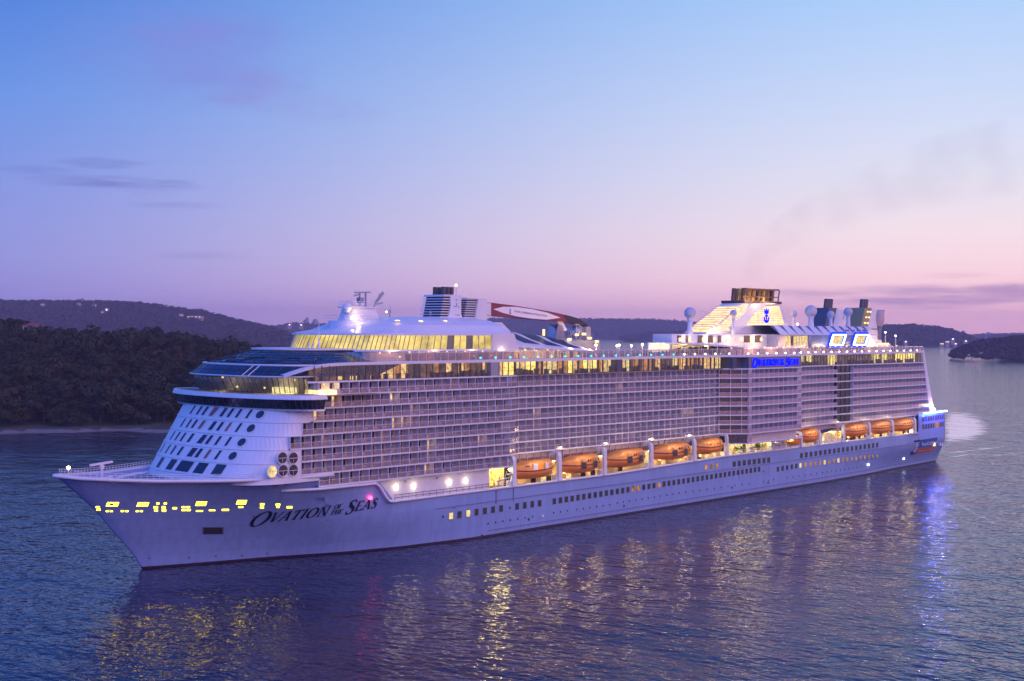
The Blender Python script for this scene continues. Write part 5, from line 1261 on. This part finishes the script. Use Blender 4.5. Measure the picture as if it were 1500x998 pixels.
for x0, x1 in ((262.6, 273.0), (278.2, 288.6)):
    f_ = [(x0, 43.0), (x1-2.2, 43.0), (x1, 46.4), (x0+2.0, 46.4)]; mb = MB()
    for a, b in zip(f_, f_[1:]+f_[:1]): mb.beam((a[0], 15.1, a[1]), (b[0], 15.1, b[1]), .4, .42)
    nf = mb.build('neon_frame', BLUEW, SHIP)
    mb = MB()
    for a, b in zip(f_, f_[1:]+f_[:1]): mb.beam((a[0]*1.0+.45 if a[0] > x0+3 else a[0]-.45, 14.75, a[1]+(.35 if a[1] > 44 else -.35)), (b[0]+.45 if b[0] > x0+3 else b[0]-.45, 14.75, b[1]+(.35 if b[1] > 44 else -.35)), .3, 1.1)
    mb.build('neon_surround', glow('blue_surround', (.01, .04, 1.0), 1.6, 0), nf)
    g = [(x0+1.6, 43.6), (x1-2.8, 43.6), (x1-1.2, 45.9), (x0+2.8, 45.9)]; mb = MB(); mb.face([(p[0], 14.75, p[1]) for p in g]); mb.build('lit_pane', YEL2, nf, recalc=False)
mb = MB()
for k in range(4): mb.box(274+k*4, 276+k*4, 14.2, 14.6, 47.6, 48.1)
mb.build('roof_vent', mat('roof_vent_paint', (.20, .10, .22), .5), SHIP)
mb = MB(); mb.box(289.5, 296.5, 6, 14.4, 42.5, 48.2); mb.build('hall_end_block', WHITE, SHIP)
# aft uptakes
for xo, zt in ((284, 55.6), (309.5, 56.0)):
    mb = MB(); mb.slab([(xo-3.6, 49.0), (xo+1.6, 49.0), (xo+4.6, zt), (xo-.6, zt)], -3, 3, 0); up1 = mb.build('aft_uptake', mat('uptake_dark', (.08, .09, .13), .4) if xo < 300 else mat('uptake_lit_wall', (.30, .26, .14), .5), SHIP)
    mb = MB(); mb.slab([(xo+1.6, 48.6), (xo+8.6, 48.6), (xo+8.6, zt-.6), (xo+4.6, zt)], -3.2, 3.2); mb.build('uptake_casing', WHITE, up1)
    mb = MB()
    for k in range(3): mb.tube([(xo+.2+k*1.6, 1.2, zt-.3), (xo+.9+k*1.6, 1.2, zt+3.0)], .75, 10)
    mb.build('exhaust_pipe', mat('exhaust_metal', (.1, .09, .1), .5), up1)
for z_ in (50.6, 52.6, 54.6):
    for x in (308.6, 310.6):
        mb = MB(); mb.box(x+(z_-50)*.5-.3, x+(z_-50)*.5+.3, 3.0, 3.3, z_-.25, z_+.25); mb.build('uptake_lamp', LAMPS, SHIP)
mb = MB(); mb.slab([(317.0, 55.4), (324, 55.4), (322.5, 51), (321.2, 44.8), (319, 44.8), (319.2, 49)], -3, 3); mb.build('aft_slide_tower', mat('slate_paint', (.16, .18, .26), .4), SHIP)
mb = MB(); mb.lathe([(1.4, 49.6), (1.9, 51.5), (1.9, 53.5), (1.3, 55.2)], (319, 3.4, 0), 14); mb.build('aft_tank', mat('pinkish_casing', (.5, .38, .40), .4), SHIP)
mb = MB(); mb.box(296.5, 317, -10, 9, DZ, 43.2); mb.box(300, 312, 0, 8, 43.2, 44.6); mb.build('aft_pool_house', WHITE, SHIP)
for k in range(9): mb = MB(); mb.box(297+k*2.1, 298.1+k*2.1, 9.0, 9.4, 42.9, 43.5); mb.build('pool_house_lamp', LAMPS, SHIP)
# --- stern block
mb = MB(); mb.box(316.2, 340.4, -18.4, 18.2, 12, 18.55); mb.build('stern_house', HULLB, SHIP)
STW = mat('stern_window_glass', (.10, .07, .13), .15, var=.4)
for r_, z_ in enumerate((16.6, 13.9)):
    for k in range(9):
        x = 319.2+k*2.3; hy = hullw(x, z_)+.06; mb = MB(); mb.face([(x, hy, z_-.85), (x+1.9, hullw(x+1.9, z_)+.06, z_-.85), (x+1.9, hullw(x+1.9, z_)+.06, z_+.85), (x, hy, z_+.85)]); mb.build('stern_window', AMBER if (r_ == 1 and k in (5, 6)) else STW, SHIP, recalc=False)
mb = MB(); mb.loft([[(316.5, 19.9, 18.4), (326, 19.9, 18.4), (341.6, 18.9, 18.4), (341.6, -18.9, 18.4), (316.5, -19.9, 18.4)], [(316.5, 19.9, 19.0), (326, 19.9, 19.0), (341.6, 18.9, 19.0), (341.6, -18.9, 19.0), (316.5, -19.9, 19.0)]], 0, True, True, True); mb.build('stern_deck', WHITE, SHIP)
mb = MB(); mb.beam((320.5, 20.1, 18.6), (341.6, 19.1, 18.6), .25, .5); mb.build('blue_light_strip', BLUEW, SHIP)
for x in (323, 330, 337): point('blue_strip_light', (x, 21.2, 17.6), 1500, (.03, .08, 1), .5, SHIP)
point('stern_light', (328.6, 20.9, 21.0), 1100, (1, .72, .34), .3, SHIP)
mb = MB(); mb.lathe([(.05, -.5), (.5, -.2), (.5, .3), (.05, .6)], (329.9, 19.4, 19.6), 10); mb.build('stern_lamp', LAMPW, SHIP)
# sponsor board on the quarter
def hb(x, z): return (x, hullw(x, z)+.24, z)
def hquad(mb, x0, x1, z0, z1, mi=0, o=0., n=6):
    for k in range(n):
        a, b = lerp(x0, x1, k/n), lerp(x0, x1, (k+1)/n); P = [hb(a, z0), hb(b, z0), hb(b, z1), hb(a, z1)]; mb.face([(p[0], p[1]+o, p[2]) for p in P], mi)
mb = MB(); hquad(mb, 312.4, 317.2, 4.3, 9.5, 0); hquad(mb, 317.2, 333.0, 6.5, 9.4, 1); hquad(mb, 317.2, 332.6, 4.5, 6.1, 2)
LB = mb.build('hull_logo', [mat('logo_navy', (.03, .03, .12), .4), mat('logo_blue', (.03, .11, .42), .4), mat('logo_orange', (.55, .12, .06), .4)], SHIP, recalc=False)
mb = MB(); anchor(mb, lambda a, b: (314.8+a*2.6, hullw(314.8+a*2.6, 6.6+b*2.2)+.4, 6.5+b*2.2)); mb.build('logo_emblem', WHITE, LB, recalc=False)
flat_text('logo_lettering', 'RoyalCaribbean', 1, WHITE, LB, lambda a, b: (lerp(318.2, 332.2, a), hullw(lerp(318.2, 332.2, a), 8)+.5, 7.2+b*1.9))
flat_text('logo_lettering', 'INTERNATIONAL', 1, mat('logo_pale_orange', (.85, .36, .22), .4), LB, lambda a, b: (lerp(318.4, 331.6, a), hullw(lerp(318.4, 331.6, a), 5)+.5, 4.95+b*1.0))
for u, v, m_ in ((1368, 651, LAMPS), (1376, 651, WHITE), (1379, 651, WHITE)):
    x, z_ = hullpx(u, v); mb = MB(); mb.box(x-.5, x+.5, hullw(x, z_)-.2, hullw(x, z_)+.4, z_-.6, z_+.6); mb.build('stern_fitting', m_, SHIP)
# ------------------------------------------------------------------ promenade and boat deck
def prom_z(x): return htop(x)-.35
mb = MB()
xs = [66, 100, 140, 165, 190, 230, 270, 316]
for a, b in zip(xs, xs[1:]): mb.face([(a, 15.5, prom_z(a)), (b, 15.5, prom_z(b)), (b, 20.6, prom_z(b)), (a, 20.6, prom_z(a))])
mb.build('promenade_deck', TEAK, SHIP, recalc=False)
# plain white wall of the fore promenade with its wall lamps and rail
mb = MB(); mb.box(62.2, 97.5, 18.2, 19.3, 10.4, 15.35); mb.build('promenade_wall', WHITE, SHIP)
for u, v in ((581, 714), (607, 712.5), (659, 707), (683, 704.5)):
    x, z_ = atY(u, v, 19.5); mb = MB(); mb.lathe([(.05, -.6), (.25, -.45), (.28, .45), (.05, .6)], (x, 19.5, z_), 8); mb.build('wall_lamp', LAMPW, SHIP); point('wall_lamp_light', (x, 20.2, z_), 45, (1, .80, .55), .3, SHIP)
for u, v in ((594, 705), (640, 700), (646, 694)):
    x, z_ = atY(u, v, 19.35); mb = MB(); mb.lathe([(.3, -.2), (.3, .2)], (x, 19.35, z_), 8); mb.build('wall_fitting', GREYM, SHIP)
def rail(name, x0, x1, y, m, h=1.1, step=1.4, zoff=0.):
    mb = MB(); n = int((x1-x0)/step); P = [(lerp(x0, x1, k/n), y, htop(lerp(x0, x1, k/n))+zoff) for k in range(n+1)]
    for a in (h, h*.55): mb.tube([(p[0], p[1], p[2]+a) for p in P], .06, 4)
    for p in P: mb.tube([p, (p[0], p[1], p[2]+h)], .055, 4)
    return mb.build(name, m, SHIP)
rail('promenade_rail', 67, 98, 20.5, mat('rail_brown', (.10, .06, .08), .5), 1.25, 2.0)
rail('promenade_rail', 200, 231, 20.6, WHITE, 1.2, 1.1); rail('promenade_rail', 231, 262, 20.6, WHITE, 1.2, 1.1); rail('promenade_rail', 98, 104, 20.5, WHITE, 1.2, 1.0)
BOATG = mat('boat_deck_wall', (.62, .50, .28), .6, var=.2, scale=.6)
def lit_wall(x0, x1, y, z0f, z1, step, mats, pat):
    mb = MB(); x = x0; k = 0
    while x < x1-.2:
        nx = min(x1, x+step); mb.face([(x, y, z0f(x)), (nx, y, z0f(nx)), (nx, y, z1), (x, y, z1)], pat(k)); x = nx; k += 1
    return mb.build('boat_deck_wall', mats, SHIP, recalc=False)
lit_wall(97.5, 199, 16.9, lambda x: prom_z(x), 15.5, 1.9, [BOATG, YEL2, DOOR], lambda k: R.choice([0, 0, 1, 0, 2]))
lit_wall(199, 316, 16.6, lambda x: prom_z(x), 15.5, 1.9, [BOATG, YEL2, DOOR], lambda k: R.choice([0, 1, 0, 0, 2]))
# inset balconies of the lowest cabin row above the boats
mb = MB(); x = 104.5
while x < 194:
    f0 = 17.6
    mb.face([(x, 16.1, 15.6), (x+BW, 16.1, 15.6), (x+BW, 16.1, 18.0), (x, 16.1, 18.0)], 0); mb.face([(x+.2, 16.15, 15.6), (x+1.9, 16.15, 15.6), (x+1.9, 16.15, 17.6), (x+.2, 16.15, 17.6)], 1)
    mb.face([(x, 16.1, 15.6), (x, f0, 15.6), (x, f0, 18.0), (x, 16.1, 18.0)], 2); mb.face([(x+.05, f0, 15.6), (x+BW-.05, f0, 15.6), (x+BW-.05, f0, 16.7), (x+.05, f0, 16.7)], 3); mb.box(x-.05, x+.07, f0-.05, f0+.05, 15.5, 18.0, 2)
    x += BW
mb.box(104, 195, 15.6, 17.8, 15.35, 15.6, 2)
x = 234
while x < 312:
    mb.face([(x, 16.9, 15.6), (x+BW, 16.9, 15.6), (x+BW, 16.9, 18.0), (x, 16.9, 18.0)], 1 if int(x) % 3 else 0); mb.face([(x, 18.6, 15.6), (x+BW, 18.6, 15.6), (x+BW, 18.6, 16.9), (x, 18.6, 16.9)], 4); x += BW
mb.box(234, 313, 16.7, 18.8, 15.35, 15.6, 2)
mb.build('inset_balconies', BMATS, SHIP, recalc=False, kind='stuff')
STRIP = glow('deck_strip_lamp', (1.0, .76, .28), 11, 0)
def ceil_strip(x0, x1, y, z, m=STRIP):
    x = x0
    while x < x1: mb = MB(); mb.box(x, min(x1, x+3.2), y-.2, y+.2, z, z+.12); mb.build('deck_lamp_strip', m, SHIP); x += 5.2
ceil_strip(99, 198, 17.25, 15.1); ceil_strip(235, 315, 17.0, 15.1); ceil_strip(198, 234, 19.0, 15.05)
for x in (100.5, 103): point('recess_light', (x, 18.6, 14.2), 500, (1, .78, .32), .4, SHIP)
x, z_ = atY(746, 688, 19.5); mb = MB(); mb.lathe([(.05, -.4), (.4, 0), (.05, .4)], (x, 19.6, z_), 8); mb.build('recess_lamp', LAMPW, SHIP); mb = MB(); mb.lathe([(.05, -.4), (.4, 0), (.05, .4)], (x, 19.9, z_+4.4), 8); mb.build('recess_lamp', LAMPS, SHIP)
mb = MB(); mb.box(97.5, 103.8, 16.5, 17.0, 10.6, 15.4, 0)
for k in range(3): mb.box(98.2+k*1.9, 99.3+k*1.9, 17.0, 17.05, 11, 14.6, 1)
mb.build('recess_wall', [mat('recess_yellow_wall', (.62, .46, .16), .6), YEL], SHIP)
for k in range(7): point('boat_deck_light', (111+k*13.2, 19.4, 11.9), 320, (1, .72, .26), .5, SHIP)
for k in range(4): point('boat_deck_light', (267+k*14, 19.2, 12.9), 520, (1, .76, .28), .5, SHIP)
for k in range(5): point('open_deck_light', (203+k*6.6, 19.2, 14.4), 520, (1, .80, .42), .5, SHIP)
point('open_deck_light', (231, 21.0, 15.8), 350, (1, .70, .62), .4, SHIP); point('awning_light', (256, 20.2, 15.6), 450, (1, .78, .25), .5, SHIP); point('awning_light', (249, 19.6, 13.6), 420, (1, .85, .5), .5, SHIP)
for (xb0, xb1) in [(104.5, 119), (121, 137), (139, 156), (159, 176), (179, 192), (262, 277), (280, 294), (296, 311), (235, 245)]:
    point('boat_fill_light', ((xb0+xb1)/2, 24.2, 17.6), 480, (1, .74, .42), .4, SHIP)  # added fill without a fitting, brightens the outer sides of the boats
# --- davits
def davit(x, zt, zb, y0=17.4, y1=21.7, wd=1.15):
    t = bpy.data.objects.new('davit', None); COL.objects.link(t); t.parent = SHIP; t.location = Vector(W((x, 20, zb)))-wloc(SHIP)
    mb = MB()
    prof_ = [(20.7, zb), (21.5, zb), (21.4, zt-1.0), (21.0, zt-.1), (18.2, zt+.1), (18.2, zt-.5), (20.5, zt-.75), (20.7, zt-1.4)]
    mb.loft([[(x-wd/2, p[0], p[1]) for p in prof_], [(x+wd/2, p[0], p[1]) for p in prof_]], 0, True, True, True)
    mb.build('arm', WHITE, t)
    mb = MB(); mb.box(x-1.0, x+1.3, 19.6, 21.0, zb, zb+1.3); mb.box(x-.6, x+.4, 20.6, 21.3, zb+1.3, zb+1.9); mb.build('winch', WHITE, t)
    mb = MB(); mb.tube([(x-.9, 20.6, zt-.3), (x-.9, 20.6, zb+4.2)], .07, 4); mb.tube([(x+.9, 20.6, zt-.3), (x+.9, 20.6, zb+4.2)], .07, 4); mb.build('fall_wire', DARK, t)
    return t
BX = [(103.6, 119.2), (120.8, 137.2), (139.0, 156.2), (158.6, 176.4), (179.0, 192.6)]
for x in (103.9, 120.3, 137.9, 157.6, 177.4): davit(x, 17.9, htop(x)+.1)
for x in (193.4,): davit(x, 18.3, htop(x)+.1, wd=.9)
for x in (260.6, 278.0, 294.4, 311.2): davit(x, 17.6, htop(x)+.1, wd=1.2)
for x in (234.2, 245.4): davit(x, 16.8, htop(x)+.1, wd=.7)
# --- lifeboats
def sect(u, L):
    """half-breadth scale and keel rise along the boat, u 0 bow .. 1 stern"""
    return itp(u, [(0, .04), (.06, .34), (.15, .66), (.3, .92), (.5, 1), (.75, .97), (.92, .74), (1, .42)]), itp(u, [(0, .85), (.06, .5), (.15, .22), (.3, .06), (.5, 0), (.8, .05), (1, .35)])
def lifeboat(x0, x1, yc, zk, label, style, group):
    L = x1-x0; H = 4.6; HB = 2.35; t = thing('lifeboat', ((x0+x1)/2, yc, zk), label, 'lifeboat', group)
    us = [k/14 for k in range(15)]; mb = MB(); rings = []
    for u in us:
        s, kr = sect(u, L); x = x0+u*L; zt = zk+2.15+.35*(abs(u-.5)*2)**2; z0_ = zk+kr*1.7
        rings.append([(x, yc, z0_)]+[(x, yc+HB*s*a, z0_+(zt-z0_)*b) for a, b in ((.45, .08), (.8, .32), (.96, .65), (1.02, 1.0))]+[(x, yc-HB*s*a, z0_+(zt-z0_)*b) for a, b in ((1.02, 1.0), (.96, .65), (.8, .32), (.45, .08))])
    mb.loft(rings, 0, True, True, True); hu = mb.build('hull', ORANGED, t, smooth=True)
    mb = MB()
    for s_ in (1, -1): mb.tube([(x0+u*L, yc+s_*HB*sect(u, L)[0]*1.04, zk+2.15+.35*(abs(u-.5)*2)**2) for u in us], .13, 5)
    mb.build('fender', mat('boat_fender', (.10, .05, .03), .6), t)
    # canopy: low forward, tall cabin amidships
    mb = MB(); rings = []
    cu = [(.05, .28), (.14, .62), (.26, .80), (.33, .96), (.36, 1.0), (.90, 1.0), (.95, .82), (.985, .35)]
    if style == 2: cu = [(.05, .3), (.2, .75), (.36, .95), (.6, 1.0), (.82, .94), (.94, .7), (.985, .3)]
    for u, hh in cu:
        s, _ = sect(u, L); x = x0+u*L; zb_ = zk+2.15+.35*(abs(u-.5)*2)**2; ht = hh*2.15
        rings.append([(x, yc+HB*s*a, zb_+ht*b) for a, b in ((1.0, 0), (.96, .5), (.84, .84), (.5, 1.0), (-.5, 1.0), (-.84, .84), (-.96, .5), (-1.0, 0))])
    mb.loft(rings, 0, False); mb.face(rings[-1]); mb.face(rings[0]); mb.build('canopy', ORANGE, t)
    ys = lambda u, f=.99: yc+HB*sect(u, L)[0]*f
    def pane(name, ua, ub, za, zb_, m, f=.99):
        mb = MB(); mb.loft([[(x0+ua*L, ys(ua, f)+.05, za), (x0+ub*L, ys(ub, f)+.05, za)], [(x0+ua*L, ys(ua, f-.02)+.05, zb_), (x0+ub*L, ys(ub, f-.02)+.05, zb_)]], 0, False); mb.build(name, m, t, recalc=False)
    zc = zk+2.3
    if style == 0:
        pane('door', .40, .50, zc+.0, zc+1.55, WHITE); pane('door', .70, .80, zc+.0, zc+1.55, WHITE); pane('windscreen', .24, .32, zc+.55, zc+1.15, DKGLASS, .94)
    elif style == 1:
        for ua in (.43, .74): pane('door', ua, ua+.10, zc+.7, zc+1.45, mat('boat_door_lit', (.55, .30, .18), .5)); pane('boarding_ladder', ua-.01, ua+.11, zc-1.0, zc+.65, DARK, 1.04)
        for ua in (.58, .635, .89): pane('window', ua, ua+.035, zc+.65, zc+1.15, DKGLASS)
    else:
        mb = MB()
        for u in (.3, .42, .54, .66, .78): s = sect(u, L)[0]; mb.tube([(x0+u*L, yc+HB*s*a, zc-.1+2.15*.97*b) for a, b in ((1.02, 0), (.98, .5), (.87, .85), (.5, 1.02), (-.5, 1.02))], .06, 4)
        mb.build('cover_strap', ORANGED, t)
        for ua in (.35, .48, .6, .72): pane('window', ua, ua+.04, zc+.5, zc+.85, DKGLASS, .98)
    mb = MB()
    for u in (.1, .9): mb.tube([(x0+u*L, yc, zk+2.2), (x0+u*L, yc, zk+4.5)], .12, 5)
    mb.build('lifting_hook', GREYM, t); return t
GB = 'orange lifeboats hung along the boat deck'
YB = 19.7
lab = ['foremost orange lifeboat, with two white doors, hung beside the lit yellow recess', 'orange lifeboat with dark ladders, next aft of the one with white doors', 'orange lifeboat with dark ladders, middle of the forward five', 'orange lifeboat with dark ladders, last before the plain covered boat', 'plain covered orange lifeboat at the dark glazed bay']
for k, (a, b) in enumerate(BX): lifeboat(a+.5, b-.7, YB, htop((a+b)/2)+1.15, lab[k], [0, 1, 1, 1, 2][k], GB)
lab = ['covered orange lifeboat beside the awning, foremost of the after three', 'covered orange lifeboat between the other two near the stern', 'aftermost covered orange lifeboat, hung next to the stern windows']
for k, (a, b) in enumerate(((262.2, 277.6), (279.6, 294.0), (296.2, 311.0))): lifeboat(a, b, YB, htop(a)+1.1, lab[k], 2, GB)
lifeboat(234.6, 245.2, YB, htop(238)+.9, 'short orange rescue boat between thin white davits amidships', 2, GB)
# small rescue boat lying forward of it, open with a yellow console
t = thing('rescue_boat', (230.5, 20.3, 12.6), 'small open orange rescue boat with a round yellow console under a pink light', 'rescue boat')
mb = MB(); rings = []
for k in range(9):
    u = k/8; s = itp(u, [(0, .1), (.25, .8), (.6, 1), (1, .8)]); x = 227.2+u*7; rings.append([(x, 20.2, 12.7+.5*(1-s)), (x, 20.2+1.2*s, 13.1+.4*(1-s)), (x, 20.2+1.4*s, 13.9+.3*(1-s)), (x, 20.2-1.4*s, 13.9+.3*(1-s)), (x, 20.2-1.2*s, 13.1)])
mb.loft(rings, 0, True, True, True); mb.build('hull', ORANGED, t)
mb = MB(); mb.box(230.3, 232.2, 19.7, 20.8, 13.9, 15.0); mb.lathe([(.2, 0), (.8, .3), (.9, .9), (.6, 1.5), (.1, 1.7)], (231.4, 20.6, 14.2), 12); mb.build('console', mat('console_yellow', (.75, .38, .04), .4), t)
mb = MB(); mb.box(228.4, 234, 19.2, 20.9, 12.1, 12.7); mb.build('boat_cradle', WHITE, SHIP)
# dark awning with pale side curtains
mb = MB(); mb.slab([(246.8, 16.0), (257.8, 16.6), (257.8, 16.3), (246.8, 15.2)], 16.5, 20.3); aw = mb.build('awning', mat('awning_dark', (.06, .05, .08), .7), SHIP)
mb = MB()
for k in range(10): mb.box(247.2+k*1.1, 247.9+k*1.1, 20.0, 20.1, 12.3, 15.3)
mb.build('awning_curtain', mat('awning_curtain_cloth', (.70, .60, .36), .7), SHIP)
# life raft canisters
CAN = mat('raft_canister_white', (.72, .70, .72), .4)
def canister(x, y, z, label):
    t = thing('liferaft_canister', (x, y, z), label, 'life raft', 'life raft canisters on the open deck amidships')
    mb = MB(); mb.tube([(x-.95, y, z+.5), (x-.75, y, z+.5), (x+.75, y, z+.5), (x+.95, y, z+.5)], [.36, .5, .5, .36], 12); mb.build('drum', CAN, t)
    mb = MB()
    for a in (-.4, .4): mb.tube([(x+a-.05, y, z+.5), (x+a+.05, y, z+.5)], .53, 12)
    mb.build('strap', GREYM, t)
zz = 12.05
for j in range(3):
    for k in range(4): canister(219.3+k*2.15, 20.1-.15*j, zz+j*1.05, ['white raft canister in the bottom row of the big rack', 'white raft canister in the middle row of the big rack', 'white raft canister in the top row of the big rack'][j]+' on the open deck')
for j in range(2): canister(207.3, 20.2, zz+j*1.05, ['lower', 'upper'][j]+' white raft canister of the small pair behind the deck rail')
mb = MB()
for x in (218.1, 220.3, 222.5, 224.7, 226.9, 206.1, 208.5): mb.box(x-.06, x+.06, 19.3, 19.5, 11.8, 15.2)
for zr in (12.0, 13.05, 14.1): mb.box(218.1, 226.9, 19.3, 20.4, zr-.06, zr)
mb.build('raft_rack', WHITE, SHIP)
for k, x in enumerate((202.2, 203.9, 205.0, 212.5, 214.2, 216.6)):
    mb = MB(); q = random.Random(k+40)
    for j in range(40):
        d_ = Vector((q.uniform(-1, 1), q.uniform(-1, 1), q.uniform(-.3, 1))).normalized()*.4; e = d_.cross(Vector((.3, 1, .2))).normalized()*.18; p = Vector((x+q.gauss(0, .4), 18.6+q.gauss(0, .3), 12.4+q.uniform(.4, 1.6))); mb.face([p+d_, p+e, p-d_, p-e])
    mb.lathe([(.4, 0), (.5, .5)], (x, 18.6, 11.7), 8, 1); mb.build('planter', [PLANT, WHITE], SHIP, recalc=False)
# pilot ladder gear by the recess
mb = MB()
for x in (99.2, 101.2, 102.6): mb.tube([(x, 20.4, 10.8), (x+.2, 20.8, 13.6), (x+.9, 20.6, 14.4)], .12, 5)
mb.lathe([(.5, -.15), (.7, 0), (.5, .15)], (102.9, 20.7, 13.7), 10); mb.beam((98.8, 20.5, 12.4), (102.8, 20.5, 12.9), .3, .3); mb.build('ladder_gantry', GREYM, SHIP)
# ------------------------------------------------------------------ people at the upper rails
SK = mat('skin', (.42, .26, .19), .6)
def person(loc, rz, col, label, s, arms):
    vs = [(0, 0, .92), (0, 0, 1.12), (0, .01, 1.36), (0, .0, 1.50), (0, .0, 1.58)]
    es = [(0, 1), (1, 2), (2, 3), (3, 4)]; rr_ = [.15, .14, .16, .065, .07]
    def chain(st_, pts, rads):
        a = st_
        for p, r in zip(pts, rads): vs.append(p); rr_.append(r); es.append((a, len(vs)-1)); a = len(vs)-1
    chain(4, [(0, .01, 1.68), (0, .01, 1.74)], [.105, .07])
    for sx in (1, -1):
        chain(0, [(sx*.10, 0, .86), (sx*.11, .02, .48), (sx*.11, 0, .07), (sx*.11, .15, .04)], [.10, .07, .05, .04])
        chain(2, [(sx*.19, 0, 1.40), (sx*.24, .05+arms*.1, 1.14), (sx*.20, .12+arms*.28, 1.02+arms*.06), (sx*.19, .16+arms*.32, .98+arms*.08)], [.07, .05, .038, .04])
    me = bpy.data.meshes.new('person'); me.from_pydata(vs, es, []); ob = bpy.data.objects.new('person', me); COL.objects.link(ob)
    sk = ob.modifiers.new('s', 'SKIN'); ob.modifiers.new('u', 'SUBSURF').levels = 1
    for v, r in zip(me.skin_vertices[0].data, rr_): v.radius = (r, r)
    me.skin_vertices[0].data[0].use_root = True
    dg = bpy.context.evaluated_depsgraph_get(); m2 = bpy.data.meshes.new_from_object(ob.evaluated_get(dg)); bpy.data.objects.remove(ob); bpy.data.meshes.remove(me)
    m2.materials.clear(); m2.materials.append(mat('cloth_%d' % col[0], col[1], .8)); m2.materials.append(mat('trousers_cloth', (.03, .03, .05), .8)); m2.materials.append(SK)
    for p in m2.polygons:
        z = p.center.z; p.material_index = 1 if z < .93 else (2 if z > 1.52 or (abs(p.center.x) > .17 and z < 1.06) else 0); p.use_smooth = True
    o = bpy.data.objects.new('person', m2); COL.objects.link(o); return o
CL = [(0, (.04, .04, .06)), (1, (.40, .36, .34)), (2, (.20, .05, .05)), (3, (.05, .08, .18))]
CN = ['black', 'pale grey', 'dark red', 'navy']
pp = [person((0, 0, 0), 0, CL[k], '', 1, k % 2) for k in range(4)]
used = [False]*4
ppl = [(695, 1), (702, 0), (745, 2), (808, 0), (812, 3)]
px_list = [94.5, 95.6, 108, 122.5, 123.4]+[158.5, 160.2, 161, 163.8, 166.2, 167, 169.5, 172.4, 173.2, 175.8, 178.4, 179.2, 181.5, 184, 186.5, 188.2, 189.5, 191, 194.5, 195.4, 197.2, 198.6, 247, 251.5, 263]
qq = random.Random(9)
for i, x in enumerate(px_list):
    k = qq.randrange(4)
    if used[k]: o = pp[k].copy(); COL.objects.link(o)
    else: o = pp[k]; used[k] = True
    y = itp(x, [(p[0], p[1]) for p in rp[:9]])-.55-qq.random()*.8
    o.location = W((x, y, DZ)); o.rotation_euler = (0, 0, math.pi+qq.uniform(-.9, .9)); s = qq.uniform(.94, 1.06); o.scale = (s, s, s)
    zone = 'under the forward lounge' if x < 100 else ('beside the glazed pool roof' if x < 130 else ('beside the lit screen' if x < 200 else 'before the blue sports hall'))
    tag(o, 'person in %s top at the upper rail %s' % (CN[k], zone), 'person', 'people standing at the upper deck rail')
for k in range(4):
    if not used[k]: bpy.data.objects.remove(pp[k])
# ------------------------------------------------------------------ smoke from the funnel
def smoke():
    m = bpy.data.materials.new('funnel_smoke'); m.use_nodes = True; t = m.node_tree; t.nodes.clear(); o = t.nodes.new('ShaderNodeOutputMaterial'); v = t.nodes.new('ShaderNodeVolumePrincipled')
    v.inputs['Color'].default_value = (.62, .46, .52, 1)
    tx = t.nodes.new('ShaderNodeTexCoord'); nz = t.nodes.new('ShaderNodeTexNoise'); nz.inputs['Scale'].default_value = .085; nz.inputs['Detail'].default_value = 3; t.links.new(tx.outputs['Object'], nz.inputs['Vector'])
    mr = t.nodes.new('ShaderNodeMapRange'); t.links.new(nz.outputs[0], mr.inputs[0]); mr.inputs[1].default_value = .36; mr.inputs[2].default_value = .80; mr.inputs[3].default_value = 0; mr.inputs[4].default_value = .009
    sx = t.nodes.new('ShaderNodeSeparateXYZ'); t.links.new(tx.outputs['Object'], sx.inputs[0]); fa = t.nodes.new('ShaderNodeMapRange'); t.links.new(sx.outputs[0], fa.inputs[0]); fa.inputs[1].default_value = 0; fa.inputs[2].default_value = 14; fa.inputs[3].default_value = 5; fa.inputs[4].default_value = 1.1
    mu = t.nodes.new('ShaderNodeMath'); mu.operation = 'MULTIPLY'; t.links.new(mr.outputs[0], mu.inputs[0]); t.links.new(fa.outputs[0], mu.inputs[1]); t.links.new(mu.outputs[0], v.inputs['Density']); t.links.new(v.outputs[0], o.inputs['Volume']); return m
path = []
for dr_, dz_, r_ in ((0, -1, 2.6), (1.5, 4, 3.2), (6, 13, 4.6), (20, 22, 6.8), (38, 30, 9), (60, 37, 11.5), (84, 42, 13)):
    path.append(((236+dr_*S_, dr_*C_*1.0, 61.5+dz_), r_))
mb = MB(); mb.tube([p for p, r in path], [r for p, r in path], 12); sm = mb.build('smoke_plume', smoke(), smooth=True)
cen = Vector(W((238, 0, 61)))
for v in sm.data.vertices: v.co -= cen
sm.location = cen; sm['kind'] = 'stuff'; tag(sm, 'faint grey brown smoke drifting up and aft from the funnel pipes', 'smoke')
